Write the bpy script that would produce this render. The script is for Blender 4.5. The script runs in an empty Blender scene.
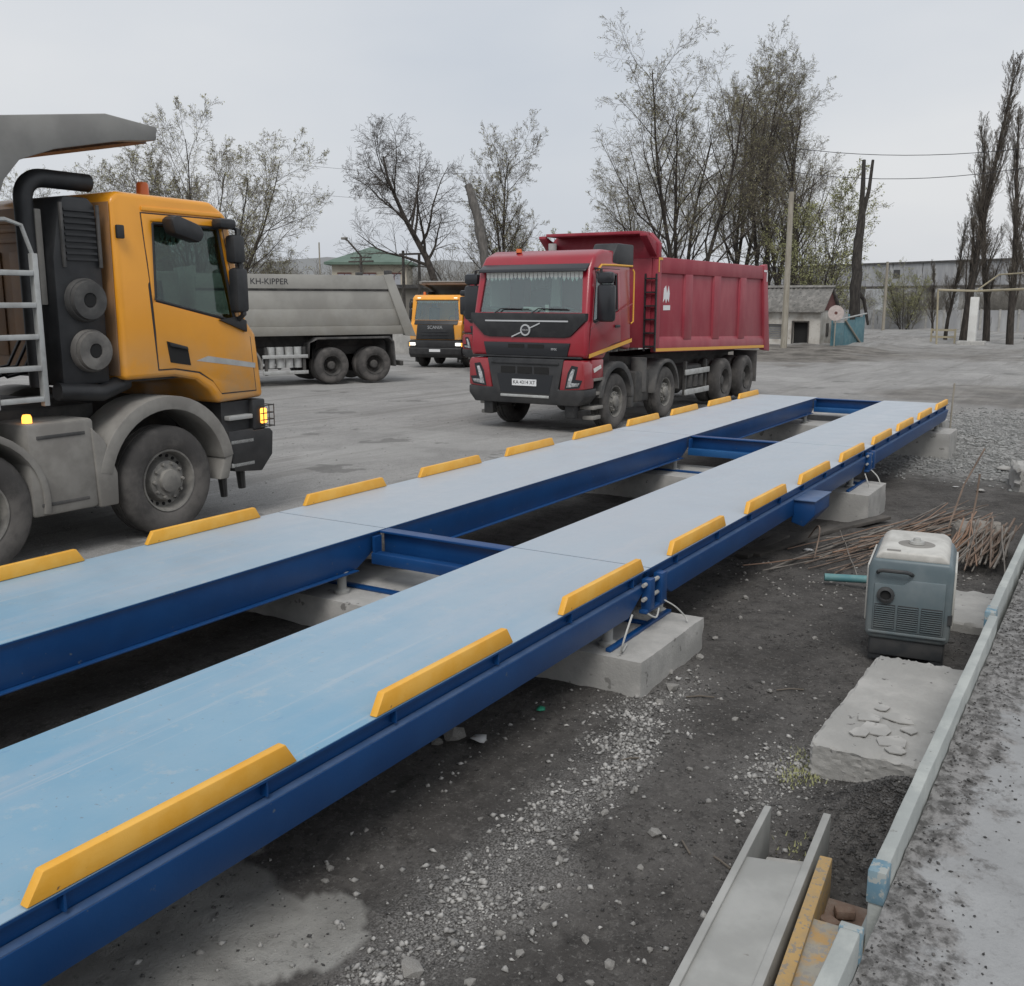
import bpy, bmesh, math, random
import numpy as np
from mathutils import Vector, Matrix

R_ = math.radians
scene = bpy.context.scene
COL = scene.collection
rng = np.random.default_rng(7)
random.seed(7)

# ------------------------------------------------------------------ camera
CAMZ = 2.22
F_PX, CX, CY = 998.0, 512.0, 493.0
RM = np.array([[0.523235901, 0.160995662, -0.836842034],
               [-0.852187451, 0.0998419439, -0.513622561],
               [0.000860931, 0.981892043, 0.189439372]])
cam_d = bpy.data.cameras.new('camera')
cam = bpy.data.objects.new('camera', cam_d)
COL.objects.link(cam)
cam_d.sensor_fit = 'HORIZONTAL'
cam_d.sensor_width = 36.0
cam_d.lens = 36.0 * F_PX / 1024.0
cam_d.clip_start = 0.05
cam_d.clip_end = 4000
m4 = Matrix([list(RM[0]) + [0], list(RM[1]) + [0], list(RM[2]) + [CAMZ], [0, 0, 0, 1]])
cam.matrix_world = m4
scene.camera = cam

# ------------------------------------------------------------------ sky, sun, exposure
SUN_EL, SUN_AZ = R_(52), R_(205)       # azimuth measured from +X towards +Y
w = bpy.data.worlds.new('World'); scene.world = w; w.use_nodes = True
nt = w.node_tree; nt.nodes.clear()
wo = nt.nodes.new('ShaderNodeOutputWorld'); bg = nt.nodes.new('ShaderNodeBackground')
sky = nt.nodes.new('ShaderNodeTexSky'); sky.sky_type = 'NISHITA'; sky.sun_disc = False
sky.sun_elevation = SUN_EL; sky.sun_rotation = math.pi / 2 - SUN_AZ
sky.air_density = 1.6; sky.dust_density = 5.0; sky.ozone_density = 1.0
hs = nt.nodes.new('ShaderNodeHueSaturation'); hs.inputs['Saturation'].default_value = 0.35
tc = nt.nodes.new('ShaderNodeTexCoord')
mp = nt.nodes.new('ShaderNodeMapping'); mp.inputs['Scale'].default_value = (1, 1, 2.6)
nz = nt.nodes.new('ShaderNodeTexNoise'); nz.inputs['Scale'].default_value = 1.7; nz.inputs['Detail'].default_value = 5
nz.inputs['Roughness'].default_value = .48
cr = nt.nodes.new('ShaderNodeValToRGB')
cr.color_ramp.elements[0].position = .3; cr.color_ramp.elements[0].color = (4.95, 5.35, 5.95, 1)
cr.color_ramp.elements[1].position = .72; cr.color_ramp.elements[1].color = (6.6, 6.72, 6.9, 1)
mx = nt.nodes.new('ShaderNodeMix'); mx.data_type = 'RGBA'; mx.inputs['Factor'].default_value = .86
L = nt.links.new
L(tc.outputs['Generated'], mp.inputs['Vector']); L(mp.outputs['Vector'], nz.inputs['Vector'])
L(nz.outputs['Fac'], cr.inputs['Fac']); L(sky.outputs['Color'], hs.inputs['Color'])
L(hs.outputs['Color'], mx.inputs['A']); L(cr.outputs['Color'], mx.inputs['B'])
L(mx.outputs['Result'], bg.inputs['Color']); bg.inputs['Strength'].default_value = 0.122
L(bg.outputs['Background'], wo.inputs['Surface'])
sd = bpy.data.lights.new('sun', 'SUN'); sun = bpy.data.objects.new('sun', sd); COL.objects.link(sun)
sd.energy = 1.6; sd.angle = R_(25); sd.color = (1, .97, .93)
sv = Vector((math.cos(SUN_EL) * math.cos(SUN_AZ), math.cos(SUN_EL) * math.sin(SUN_AZ), math.sin(SUN_EL)))
sun.rotation_euler = sv.to_track_quat('Z', 'Y').to_euler()
sun.location = (0, 0, 60)
scene.view_settings.view_transform = 'Standard'
scene.view_settings.look = 'None'
scene.view_settings.exposure = 0.0
scene.view_settings.gamma = 1.0

# ------------------------------------------------------------------ ground shape and pixel helpers
def vnoise(x, y, seed=0):
    x = np.asarray(x, float); y = np.asarray(y, float)
    xi = np.floor(x).astype(np.int64); yi = np.floor(y).astype(np.int64)
    fx = x - xi; fy = y - yi
    fx = fx * fx * (3 - 2 * fx); fy = fy * fy * (3 - 2 * fy)
    def h(a, b):
        n = (a * 374761393 + b * 668265263 + seed * 974634) & 0x7fffffff
        n = ((n ^ (n >> 13)) * 1274126177) & 0x7fffffff
        n = n ^ (n >> 16)
        return (n & 0xffff) / 65535.0
    return (h(xi, yi) * (1 - fx) + h(xi + 1, yi) * fx) * (1 - fy) + (h(xi, yi + 1) * (1 - fx) + h(xi + 1, yi + 1) * fx) * fy
def fbm(x, y, f=1.0, o=4, seed=0):
    s = 0; a = .5
    for i in range(o):
        s = s + a * vnoise(np.asarray(x) * f, np.asarray(y) * f, seed + i); a *= .5; f *= 2.03
    return s
def sstep(a, b, x): t = np.clip((np.asarray(x, float) - a) / (b - a), 0, 1); return t * t * (3 - 2 * t)
def gbase(x, y):
    x = np.asarray(x, float)
    return -.016 * np.clip(x - 5, 0, 12) - .010 * np.clip(x - 17, 0, 63)
def dirtmask(x, y):
    n = (fbm(x, y, .8, 4, 3) - .47) * 1.6
    return sstep(6.5, 5.9, y + n) * sstep(15.8, 14.2, x + n * 2 + (np.asarray(y) - 2) * -.55) 
def gravmask(x, y):
    n = (fbm(x, y, .5, 4, 11) - .47) * 5
    return sstep(13.5, 15.5, x + n * .35) * sstep(27, 20, x + n) * sstep(3.6, 2.4, y + n * .4 - sstep(17.5, 19, x) * 2.0)
def gz(x, y):
    x = np.asarray(x, float); y = np.asarray(y, float)
    d = dirtmask(x, y)
    z = gbase(x, y)
    z = z + d * ((fbm(x, y, 1.3, 4, 5) - .47) * .07 + (fbm(x, y, 9, 3, 8) - .44) * .034)
    g = gravmask(x, y)
    z = z + g * ((fbm(x, y, .7, 3, 15) - .47) * .14 + .03)
    z = z + .20 * np.exp(-((x - 4.25) / .28) ** 2 - ((y - .66) / .24) ** 2)
    z = z + .06 * np.exp(-((x - 5.2) / .9) ** 2 - ((y - .5) / .2) ** 2)
    z = z + .20 * np.exp(-((x - 18.2) / .7) ** 2 - ((y - 2.3) / .8) ** 2)
    far = sstep(50, 57, x) * sstep(11, 14, y) * sstep(40, 32, y)
    z = z + far * (.18 + .55 * (fbm(x, y, .35, 3, 21) - .35))
    return z
def ray(u, v): return RM @ np.array([u - CX, -(v - CY), -F_PX])
def gp(u, v):
    """pixel -> point on the ground"""
    d = ray(u, v); t = np.geomspace(1e-4, .6, 5000); P = d[None] * t[:, None]
    g = gbase(P[:, 0], P[:, 1]); k = np.argmax(P[:, 2] + CAMZ < g)
    if k == 0: k = len(t) - 1
    return Vector((P[k, 0], P[k, 1], float(g[k])))
def pz(u, v, z):
    d = ray(u, v); t = (z - CAMZ) / d[2]; return Vector((d[0] * t, d[1] * t, z))
def dep(u, v, D):
    """pixel -> point at depth D along the view axis"""
    d = ray(u, v) / F_PX * D; return Vector((d[0], d[1], d[2] + CAMZ))

# ------------------------------------------------------------------ materials
MATS = {}
def mat(name, c1, c2=None, scale=4.0, rough=.6, metal=0.0, bump=0.0, bscale=60.0, thr=(.38, .66), coat=0.0,
        dust=None, speck=None, stretch=None, spec=.5, rough2=None):
    m = bpy.data.materials.new(name); m.use_nodes = True
    t = m.node_tree; N = t.nodes; K = t.links.new
    b = N['Principled BSDF']
    b.inputs['Roughness'].default_value = rough; b.inputs['Metallic'].default_value = metal
    b.inputs['Specular IOR Level'].default_value = spec
    if coat: b.inputs['Coat Weight'].default_value = coat; b.inputs['Coat Roughness'].default_value = .15
    co = N.new('ShaderNodeTexCoord'); vec = co.outputs['Object']
    if stretch:
        q = N.new('ShaderNodeMapping'); q.inputs['Scale'].default_value = stretch; K(vec, q.inputs['Vector']); vec = q.outputs['Vector']
    def noise(s, d=5, r=.6):
        n = N.new('ShaderNodeTexNoise'); n.inputs['Scale'].default_value = s; n.inputs['Detail'].default_value = d
        n.inputs['Roughness'].default_value = r; K(vec, n.inputs['Vector']); return n.outputs['Fac']
    def ramp(f, a, bb):
        q = N.new('ShaderNodeMapRange'); q.interpolation_type = 'SMOOTHSTEP'; q.inputs['From Min'].default_value = a
        q.inputs['From Max'].default_value = bb; K(f, q.inputs['Value']); return q.outputs['Result']
    def mixc(f, A, B):
        q = N.new('ShaderNodeMix'); q.data_type = 'RGBA'
        if isinstance(f, float): q.inputs['Factor'].default_value = f
        else: K(f, q.inputs['Factor'])
        for s, k in ((A, 'A'), (B, 'B')):
            if isinstance(s, tuple): q.inputs[k].default_value = s + (1,)
            else: K(s, q.inputs[k])
        return q.outputs['Result']
    col = c1
    if c2: 
        f = ramp(noise(scale), *thr); col = mixc(f, c1, c2)
        if rough2 is not None:
            q = N.new('ShaderNodeMapRange'); K(f, q.inputs['Value']); q.inputs['To Min'].default_value = rough; q.inputs['To Max'].default_value = rough2
            K(q.outputs['Result'], b.inputs['Roughness'])
    if speck: col = mixc(ramp(noise(speck[1], 3), speck[2], speck[2] + .06), col, speck[0])
    if dust:        # (colour, z_top, z_bottom, amount)
        sx = N.new('ShaderNodeSeparateXYZ'); K(co.outputs['Object'], sx.inputs[0])
        q = N.new('ShaderNodeMapRange'); q.inputs['From Min'].default_value = dust[1]; q.inputs['From Max'].default_value = dust[2]; K(sx.outputs['Z'], q.inputs['Value'])
        a = N.new('ShaderNodeMath'); a.operation = 'MULTIPLY'; K(q.outputs['Result'], a.inputs[0]); K(ramp(noise(2.2, 6, .65), .3, .68), a.inputs[1])
        a2 = N.new('ShaderNodeMath'); a2.operation = 'MULTIPLY'; K(a.outputs[0], a2.inputs[0]); a2.inputs[1].default_value = dust[3]
        col = mixc(a2.outputs[0], col, dust[0])
    if isinstance(col, tuple): b.inputs['Base Color'].default_value = col + (1,)
    else: K(col, b.inputs['Base Color'])
    if bump:
        bn = N.new('ShaderNodeBump'); bn.inputs['Strength'].default_value = min(1.0, bump); bn.inputs['Distance'].default_value = .02 * max(1, bump)
        K(noise(bscale, 6, .65), bn.inputs['Height']); K(bn.outputs['Normal'], b.inputs['Normal'])
    MATS[name] = m
    return m
def emis(name, c, s):
    m = bpy.data.materials.new(name); m.use_nodes = True; b = m.node_tree.nodes['Principled BSDF']
    b.inputs['Base Color'].default_value = c + (1,); b.inputs['Emission Color'].default_value = c + (1,); b.inputs['Emission Strength'].default_value = s
    MATS[name] = m; return m
def glassm(name, tint, refl=.5):
    m = bpy.data.materials.new(name); m.use_nodes = True; t = m.node_tree; t.nodes.clear()
    o = t.nodes.new('ShaderNodeOutputMaterial'); tr = t.nodes.new('ShaderNodeBsdfTransparent'); gl = t.nodes.new('ShaderNodeBsdfGlossy')
    lw = t.nodes.new('ShaderNodeLayerWeight'); lw.inputs['Blend'].default_value = .5; pw_ = t.nodes.new('ShaderNodeMath'); pw_.operation = 'POWER'; pw_.inputs[1].default_value = 3.0
    t.links.new(lw.outputs['Facing'], pw_.inputs[0]); fr = t.nodes.new('ShaderNodeMath'); fr.operation = 'MULTIPLY_ADD'; fr.inputs[1].default_value = .8; fr.inputs[2].default_value = refl; fr.use_clamp = True; t.links.new(pw_.outputs[0], fr.inputs[0]); mxs = t.nodes.new('ShaderNodeMixShader')
    tr.inputs['Color'].default_value = tint + (1,); gl.inputs['Roughness'].default_value = .04; gl.inputs['Color'].default_value = (.9, .95, .97, 1)
    t.links.new(fr.outputs[0], mxs.inputs[0]); t.links.new(tr.outputs[0], mxs.inputs[1]); t.links.new(gl.outputs[0], mxs.inputs[2])
    t.links.new(mxs.outputs[0], o.inputs['Surface']); MATS[name] = m; return m

DUST = (.26, .24, .215)
mat('decklid', (.19, .34, .50), (.27, .41, .53), 1.6, .42, stretch=(.35, 2.2, 1), thr=(.3, .72), speck=((.09, .24, .46), 5.5, .68), bump=.06, bscale=120, rough2=.55)
mat('navy', (.003, .045, .160), (.005, .055, .185), 3, .40, dust=((.05, .08, .14), .56, .30, .22), bump=.04, bscale=90, speck=((.09, .12, .17), 20, .69))
mat('bluebright', (.010, .075, .215), (.014, .09, .24), 4, .45)
mat('navyshine', (.075, .125, .235), (.05, .10, .21), 9, .5)  # paler navy: sky reflection on upward faces put into the colour
mat('yellowplate', (.74, .365, .035), (.78, .43, .075), 5, .5, speck=((.22, .13, .06), 17, .70), bump=.06)
mat('concrete', (.33, .325, .31), (.43, .42, .40), 3.5, .9, bump=.25, bscale=45, speck=((.19, .185, .175), 9, .64))
mat('concrete_old', (.31, .305, .29), (.42, .41, .39), 2.2, .92, bump=.4, bscale=30, speck=((.12, .115, .11), 14, .66))
mat('kerb', (.31, .33, .32), (.40, .42, .40), 5, .8, bump=.2, bscale=60, speck=((.20, .20, .19), 22, .66))
mat('kerbblue', (.11, .205, .27), (.19, .27, .31), 18, .8, speck=((.3, .32, .31), 26, .52))
mat('pebble', (.20, .195, .186), (.45, .44, .42), 11.0, .9, bump=.2, bscale=25)
mat('pebble_dark', (.04, .039, .038), (.125, .12, .115), 14, .92)
mat('gravelgrey', (.20, .205, .20), (.33, .33, .32), 3, .9)
mat('rock', (.24, .23, .215), (.35, .34, .32), 14, .92, bump=.5, bscale=30)
mat('steelgrey', (.30, .30, .285), (.38, .38, .362), 3, .6, speck=((.16, .14, .12), 10, .70), bump=.06, bscale=80)
mat('rust', (.20, .085, .04), (.30, .16, .09), 9, .85, bump=.3, bscale=50)
mat('rodrust', (.11, .078, .06), (.24, .18, .14), 3, .8, bump=.2, bscale=90)
mat('rodorange', (.22, .135, .09), (.29, .19, .135), 3, .8)
mat('rodgrey', (.14, .125, .11), (.25, .23, .205), 3, .8)
mat('barkgrey', (.085, .08, .074), (.14, .13, .12), 2.5, .95, bump=.4, bscale=14, stretch=(3, 3, .6))
mat('ochre', (.46, .29, .12), (.34, .32, .27), 9, .8, thr=(.36, .58), speck=((.30, .28, .25), 46, .52), bump=.15)
mat('ochreboard', (.46, .30, .12), (.38, .27, .14), 12, .85, speck=((.27, .23, .18), 40, .55), bump=.1)
mat('tealpipe', (.07, .20, .22), (.12, .25, .25), 6, .6)
mat('white', (.74, .74, .72), (.62, .61, .58), 7, .6)
mat('postwhite', (.66, .66, .64), (.58, .575, .55), 1.2, .7)
mat('rust_block', (.19, .175, .155), (.27, .245, .215), 6, .9, bump=.3)
mat('brickdull', (.20, .13, .095), (.27, .21, .17), 12, .9, bump=.3)
mat('yardstone', (.14, .137, .132), (.38, .372, .36), 3.0, .9)
mat('paper', (.58, .58, .58), None, rough=.9)
mat('greenbag', (.03, .30, .18), None, rough=.5)
mat('tapegreen', (.08, .18, .06), (.11, .2, .07), 4, .9)
mat('wire', (.45, .45, .43), None, rough=.6)
# trucks
mat('cabyellow', (.82, .345, .020), (.78, .325, .020), 2, .34, coat=.5, dust=((.42, .34, .24), 2.0, 1.2, .75))
mat('cabrear', (.30, .15, .055), (.22, .12, .06), 2.5, .6, dust=(DUST, 3.2, 1.2, .5))
mat('cabred', (.30, .010, .024), (.27, .010, .022), 2, .32, coat=.4, dust=((.26, .13, .11), 1.8, 1.1, .25))
mat('bodyred', (.27, .020, .038), (.31, .042, .058), 2.6, .5, dust=((.32, .15, .15), 2.4, 1.2, .32), stretch=(1, 1, .5))
mat('bodygrey', (.27, .265, .245), (.33, .325, .30), 1.2, .6, dust=((.24, .225, .19), 2.6, 1.3, .7))
mat('bodydark', (.20, .195, .185), (.255, .25, .235), 1.6, .6)
mat('blackplastic', (.017, .018, .020), (.028, .029, .031), 5, .5, dust=((.12, .11, .10), 1.4, .3, .28))
mat('blackgloss', (.02, .022, .026), None, rough=.28)
mat('chassis', (.03, .03, .031), (.06, .058, .055), 5, .75, dust=((.15, .14, .125), 1.4, .2, .5))
mat('fender', (.19, .18, .165), (.26, .25, .23), 3, .8)
mat('fenderblack', (.05, .05, .05), (.11, .105, .1), 3, .75)
mat('tyre', (.055, .052, .05), (.12, .112, .105), 3, .9, bump=.2, bscale=30)
mat('rim', (.15, .145, .135), (.24, .23, .21), 6, .7)
mat('rimdark', (.05, .048, .046), (.09, .085, .08), 6, .8)
mat('alu', (.46, .47, .46), (.36, .36, .35), 5, .5, metal=.3)
mat('interior', (.05, .052, .055), (.08, .08, .08), 4, .8)
mat('interiorlight', (.32, .34, .33), None, rough=.8)
mat('curtain', (.80, .82, .79), None, rough=.9)
mat('stripe', (.68, .36, .05), None, rough=.5)
mat('chrome', (.62, .63, .64), None, rough=.3, metal=.6)
mat('lamp', (.20, .21, .215), (.48, .49, .50), 26, .15, coat=.6)
mat('canister', (.105, .10, .094), (.17, .162, .15), 5, .8)
mat('canisterdark', (.055, .054, .053), (.10, .097, .092), 5, .8)
mat('beacon', (.62, .14, .03), None, rough=.35)
mat('plate', (.72, .73, .74), None, rough=.5)
mat('ink', (.03, .03, .035), None, rough=.6)
mat('redvest', (.30, .03, .03), None, rough=.8)
mat('aqua', (.10, .42, .44), None, rough=.7)
emis('ambermlit', (1.0, .40, .06), 2.6); emis('headlit', (1.0, .98, .92), 1.3)
glassm('glass', (.48, .56, .53), .06); glassm('glassclear', (.76, .85, .82), .13)
# generator
mat('genblue', (.105, .140, .155), (.14, .172, .185), 5, .45, dust=((.2, .19, .17), .5, .05, .5))
mat('genwhite', (.52, .51, .475), (.40, .39, .36), 6, .55, speck=((.34, .32, .29), 12, .68))
mat('gendark', (.03, .033, .036), (.05, .05, .05), 8, .6)
# background
mat('whitewash', (.52, .50, .46), (.36, .33, .29), 1.4, .9, bump=.3, bscale=8, speck=((.24, .19, .15), 3.5, .63))
mat('slate', (.14, .135, .125), (.22, .21, .195), 3, .9, speck=((.08, .08, .075), 5, .6))
mat('maroon', (.10, .035, .032), (.14, .06, .05), 3, .8)
mat('darkvoid', (.012, .012, .012), None, rough=.9)
mat('teal', (.07, .17, .205), (.11, .21, .235), 2.5, .7, speck=((.2, .13, .09), 6, .66))
mat('pinksign', (.44, .37, .35), (.52, .45, .42), 6, .7)
mat('polewood', (.26, .235, .19), (.34, .315, .265), 3, .85, stretch=(4, 4, .5))
mat('darkwood', (.06, .055, .05), (.1, .09, .08), 3, .9)
mat('gallery', (.30, .305, .315), (.40, .405, .41), .5, .9, stretch=(2, 2, .3), speck=((.17, .17, .17), 1.2, .62))
mat('gaspipe', (.36, .315, .215), (.30, .265, .195), 3, .6)
mat('greenroof', (.095, .145, .115), (.12, .175, .14), 1, .7)
mat('cream', (.42, .38, .31), (.48, .44, .36), 1, .9)
mat('pane', (.36, .37, .40), None, rough=.25)
mat('barkblack', (.022, .019, .017), (.05, .044, .039), 2.5, .95, bump=.5, bscale=14, stretch=(3, 3, .6))
mat('bark', (.026, .022, .019), (.060, .050, .042), 2.5, .95, bump=.5, bscale=14, stretch=(3, 3, .6))
mat('twig', (.105, .090, .074), (.16, .138, .112), 1.5, .95)
mat('twigdark', (.065, .056, .049), (.105, .092, .08), 1.5, .95)
mat('leafolive', (.25, .24, .12), (.36, .34, .18), .8, .8)
mat('leafgreen', (.25, .26, .12), (.34, .34, .17), .8, .8)
mat('leafbrown', (.12, .10, .075), (.16, .14, .10), .8, .9)
mat('hill', (.20, .205, .205), (.25, .255, .255), .02, .95)
mat('thicket', (.17, .16, .142), (.23, .215, .19), .3, .95)

# ------------------------------------------------------------------ mesh builder
class MB:
    def __init__(s): s.v = []; s.f = []
    def add(s, vs, fs):
        o = len(s.v); s.v += [tuple(p) for p in vs]; s.f += [tuple(i + o for i in f) for f in fs]; return s
    def box(s, x0, x1, y0, y1, z0, z1):
        return s.add([(x0, y0, z0), (x1, y0, z0), (x1, y1, z0), (x0, y1, z0), (x0, y0, z1), (x1, y0, z1), (x1, y1, z1), (x0, y1, z1)],
                     [(0, 3, 2, 1), (4, 5, 6, 7), (0, 1, 5, 4), (1, 2, 6, 5), (2, 3, 7, 6), (3, 0, 4, 7)])
    def prism(s, poly, a, b, ax='y'):
        """extrude a polygon (x,z) along y, (x,y) along z or (y,z) along x"""
        n = len(poly)
        def mk(p, t): return {'y': (p[0], t, p[1]), 'z': (p[0], p[1], t), 'x': (t, p[0], p[1])}[ax]
        vs = [mk(p, a) for p in poly] + [mk(p, b) for p in poly]
        fs = [tuple(range(n)), tuple(range(2 * n - 1, n - 1, -1))] + [((i + 1) % n, i, n + i, n + (i + 1) % n) for i in range(n)]
        return s.add(vs, fs)
    def tube(s, pts, r, n=8, cap=True):
        pts = [Vector(p) for p in pts]; rr = r if isinstance(r, (list, tuple)) else [r] * len(pts)
        vs = []; fs = []; up = None
        for i, p in enumerate(pts):
            d = (pts[min(i + 1, len(pts) - 1)] - pts[max(i - 1, 0)]).normalized()
            if up is None: up = Vector((0, 0, 1)) if abs(d.z) < .9 else Vector((1, 0, 0))
            a = d.cross(up).normalized(); b = a.cross(d).normalized(); up = b
            for k in range(n):
                t = 2 * math.pi * k / n; vs.append(p + (a * math.cos(t) + b * math.sin(t)) * rr[i])
        for i in range(len(pts) - 1):
            for k in range(n):
                q = (k + 1) % n; fs.append((i * n + k, i * n + q, (i + 1) * n + q, (i + 1) * n + k))
        if cap: fs += [tuple(range(n))[::-1], tuple(range((len(pts) - 1) * n, len(pts) * n))]
        return s.add(vs, fs)
    def lathe(s, prof, c=(0, 0, 0), n=32, ax='y'):
        """profile of (radius, offset) turned round an axis through c"""
        vs = []; fs = []; m = len(prof)
        for k in range(n):
            t = 2 * math.pi * k / n; ct, st = math.cos(t), math.sin(t)
            for r, o in prof:
                vs.append({'y': (c[0] + r * ct, c[1] + o, c[2] + r * st), 'z': (c[0] + r * ct, c[1] + r * st, c[2] + o), 'x': (c[0] + o, c[1] + r * ct, c[2] + r * st)}[ax])
        for k in range(n):
            q = (k + 1) % n
            for i in range(m - 1): fs.append((k * m + i, k * m + i + 1, q * m + i + 1, q * m + i))
        return s.add(vs, fs)
    def mesh(s, name='m', bevel=0, seg=2, smooth=True):
        me = bpy.data.meshes.new(name); bm = bmesh.new()
        vv = [bm.verts.new(p) for p in s.v]
        for f in s.f:
            try: bm.faces.new([vv[i] for i in f])
            except ValueError: pass
        bmesh.ops.recalc_face_normals(bm, faces=bm.faces)
        if bevel:
            ed = [e for e in bm.edges if len(e.link_faces) == 2 and e.calc_face_angle(0) > .5]
            bmesh.ops.bevel(bm, geom=ed, offset=bevel, segments=seg, affect='EDGES', clamp_overlap=True, profile=.5)
        bm.to_mesh(me); bm.free()
        if smooth: smoothme(me)
        return me
def smoothme(me, ang=38):
    me.polygons.foreach_set('use_smooth', [True] * len(me.polygons))
    try: me.set_sharp_from_angle(angle=R_(ang))
    except Exception: pass
    me.update()
def obj(name, me, m=None, parent=None, bevel=0, seg=2, smooth=True):
    if isinstance(me, MB): me = me.mesh(name, bevel, seg, smooth)
    o = bpy.data.objects.new(name, me); COL.objects.link(o)
    if m:
        if len(me.materials) == 0: me.materials.append(MATS[m])
        else: me.materials[0] = MATS[m]
    if parent: o.parent = parent
    return o
def tag(o, label, cat, group=None):
    o['label'] = label; o['category'] = cat
    if group: o['group'] = group
    return o
def thing(name, label, cat, loc=(0, 0, 0), rz=0.0, group=None, scale=1.0):
    o = bpy.data.objects.new(name, None); COL.objects.link(o); o.empty_display_size = .2
    o.location = loc; o.rotation_euler = (0, 0, rz); o.scale = (scale,) * 3
    return tag(o, label, cat, group)
def struct(o): o['kind'] = 'structure'; return o
def stuff(o): o['kind'] = 'stuff'; return o
def copy_tree(o, parent=None):
    c = o.copy(); COL.objects.link(c); c.parent = parent
    for ch in list(o.children): copy_tree(ch, c)
    return c
def cut(me, *cutters):
    """boolean difference, returns a new mesh"""
    a = bpy.data.objects.new('tmp', me); COL.objects.link(a); tmp = [a]
    for c in cutters:
        b = bpy.data.objects.new('tmp', c); COL.objects.link(b); tmp.append(b)
        md = a.modifiers.new('b', 'BOOLEAN'); md.operation = 'DIFFERENCE'; md.solver = 'EXACT'; md.object = b
    dg = bpy.context.evaluated_depsgraph_get(); dg.update()
    r = bpy.data.meshes.new_from_object(a.evaluated_get(dg))
    for t in tmp: bpy.data.objects.remove(t)
    smoothme(r, 30)
    return r
def fast(name, V, Fc):
    """mesh from numpy arrays (all faces of one size)"""
    V = np.asarray(V, np.float32); Fc = np.asarray(Fc, np.int32); k = Fc.shape[1]
    me = bpy.data.meshes.new(name); me.vertices.add(len(V)); me.vertices.foreach_set('co', V.ravel())
    me.loops.add(Fc.size); me.loops.foreach_set('vertex_index', Fc.ravel())
    me.polygons.add(len(Fc)); me.polygons.foreach_set('loop_start', np.arange(0, Fc.size, k, dtype=np.int32))
    me.update(calc_edges=True); me.validate(); return me
_fonts = {}
def text_mesh(s, size, depth=.004):
    c = bpy.data.curves.new('t', 'FONT'); c.body = s; c.size = size; c.align_x = 'CENTER'; c.align_y = 'CENTER'; c.extrude = depth; c.resolution_u = 3
    o = bpy.data.objects.new('t', c); COL.objects.link(o); dg = bpy.context.evaluated_depsgraph_get(); dg.update()
    me = bpy.data.meshes.new_from_object(o.evaluated_get(dg)); bpy.data.objects.remove(o); return me
def xform(me, M): me.transform(M); return me

# ------------------------------------------------------------------ ground
def axis(parts):
    out = []
    for a, b, st in parts: out += list(np.arange(a, b - 1e-6, st))
    return np.array(out)
def grow(a, b, n): return list(np.geomspace(abs(a), abs(b), n) * (1 if b > 0 else -1))
xs = np.concatenate([[-1500, -600, -250, -100, -50, -25], axis([(-14, 1.2, .5), (1.2, 3.2, .028), (3.2, 8, .05), (8, 19, .09), (19, 34, .3), (34, 96, .8)]), grow(96, 1800, 22)])
ys = np.concatenate([sorted(grow(-8, -1500, 18)), axis([(-7.5, .3, .5), (.3, 2.0, .05), (2.0, 3.4, .03), (3.4, 7, .09), (7, 26, .35), (26, 60, 1.0)]), grow(60, 1600, 22)])
GX, GY = np.meshgrid(xs, ys, indexing='ij')
GZ = gz(GX, GY)
far = sstep(150, 500, np.hypot(GX, GY)); 
V = np.stack([GX.ravel(), GY.ravel(), GZ.ravel()], 1)
nx, ny = len(xs), len(ys)
I = np.arange(nx * ny).reshape(nx, ny)
Fq = np.stack([I[:-1, :-1].ravel(), I[1:, :-1].ravel(), I[1:, 1:].ravel(), I[:-1, 1:].ravel()], 1)
gme = fast('ground', V, Fq)
smoothme(gme, 180)
def attr(me, nm, a):
    t = me.attributes.new(nm, 'FLOAT', 'POINT'); t.data.foreach_set('value', np.asarray(a, np.float32).ravel())
attr(gme, 'dirt', dirtmask(GX, GY))
attr(gme, 'grav', gravmask(GX, GY))
# concrete pad half-buried under the near end of the bridge
pad = sstep(.04, -.02, GX - 2.62 + (fbm(GX, GY, 3.5, 4, 31) - .47) * .55 - .42 * np.clip(GY - 2.6, -1, 1.5)) * sstep(2.22, 2.30, GY + (fbm(GX, GY, 3, 4, 33) - .47) * .5 + .22 * (GX - 2.2)) * sstep(4.4, 4.1, GY)
attr(gme, 'pad', sstep(.30, .72, pad))
bk = np.zeros_like(GX)
for (u_, v_, ra_, rb_, k_) in ((795, 357, 8, 3.2, 1.), (770, 352, 7, 4, 1.), (845, 353, 5, 3.5, .9), (905, 355, 6, 6, .65), (980, 395, 3.5, 2.0, .6), (1000, 352, 6, 7, .4)):  # earth bank at the shed; patches right of it paint road-edge shadow
    q_ = gp(u_, v_); bk = np.maximum(bk, k_ * sstep(1.25, .7, np.hypot((GX - q_.x) / ra_, (GY - q_.y) / rb_) + (fbm(GX, GY, .5, 4, 81) - .47) * 1.5))
attr(gme, 'bank_shade', bk)
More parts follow.
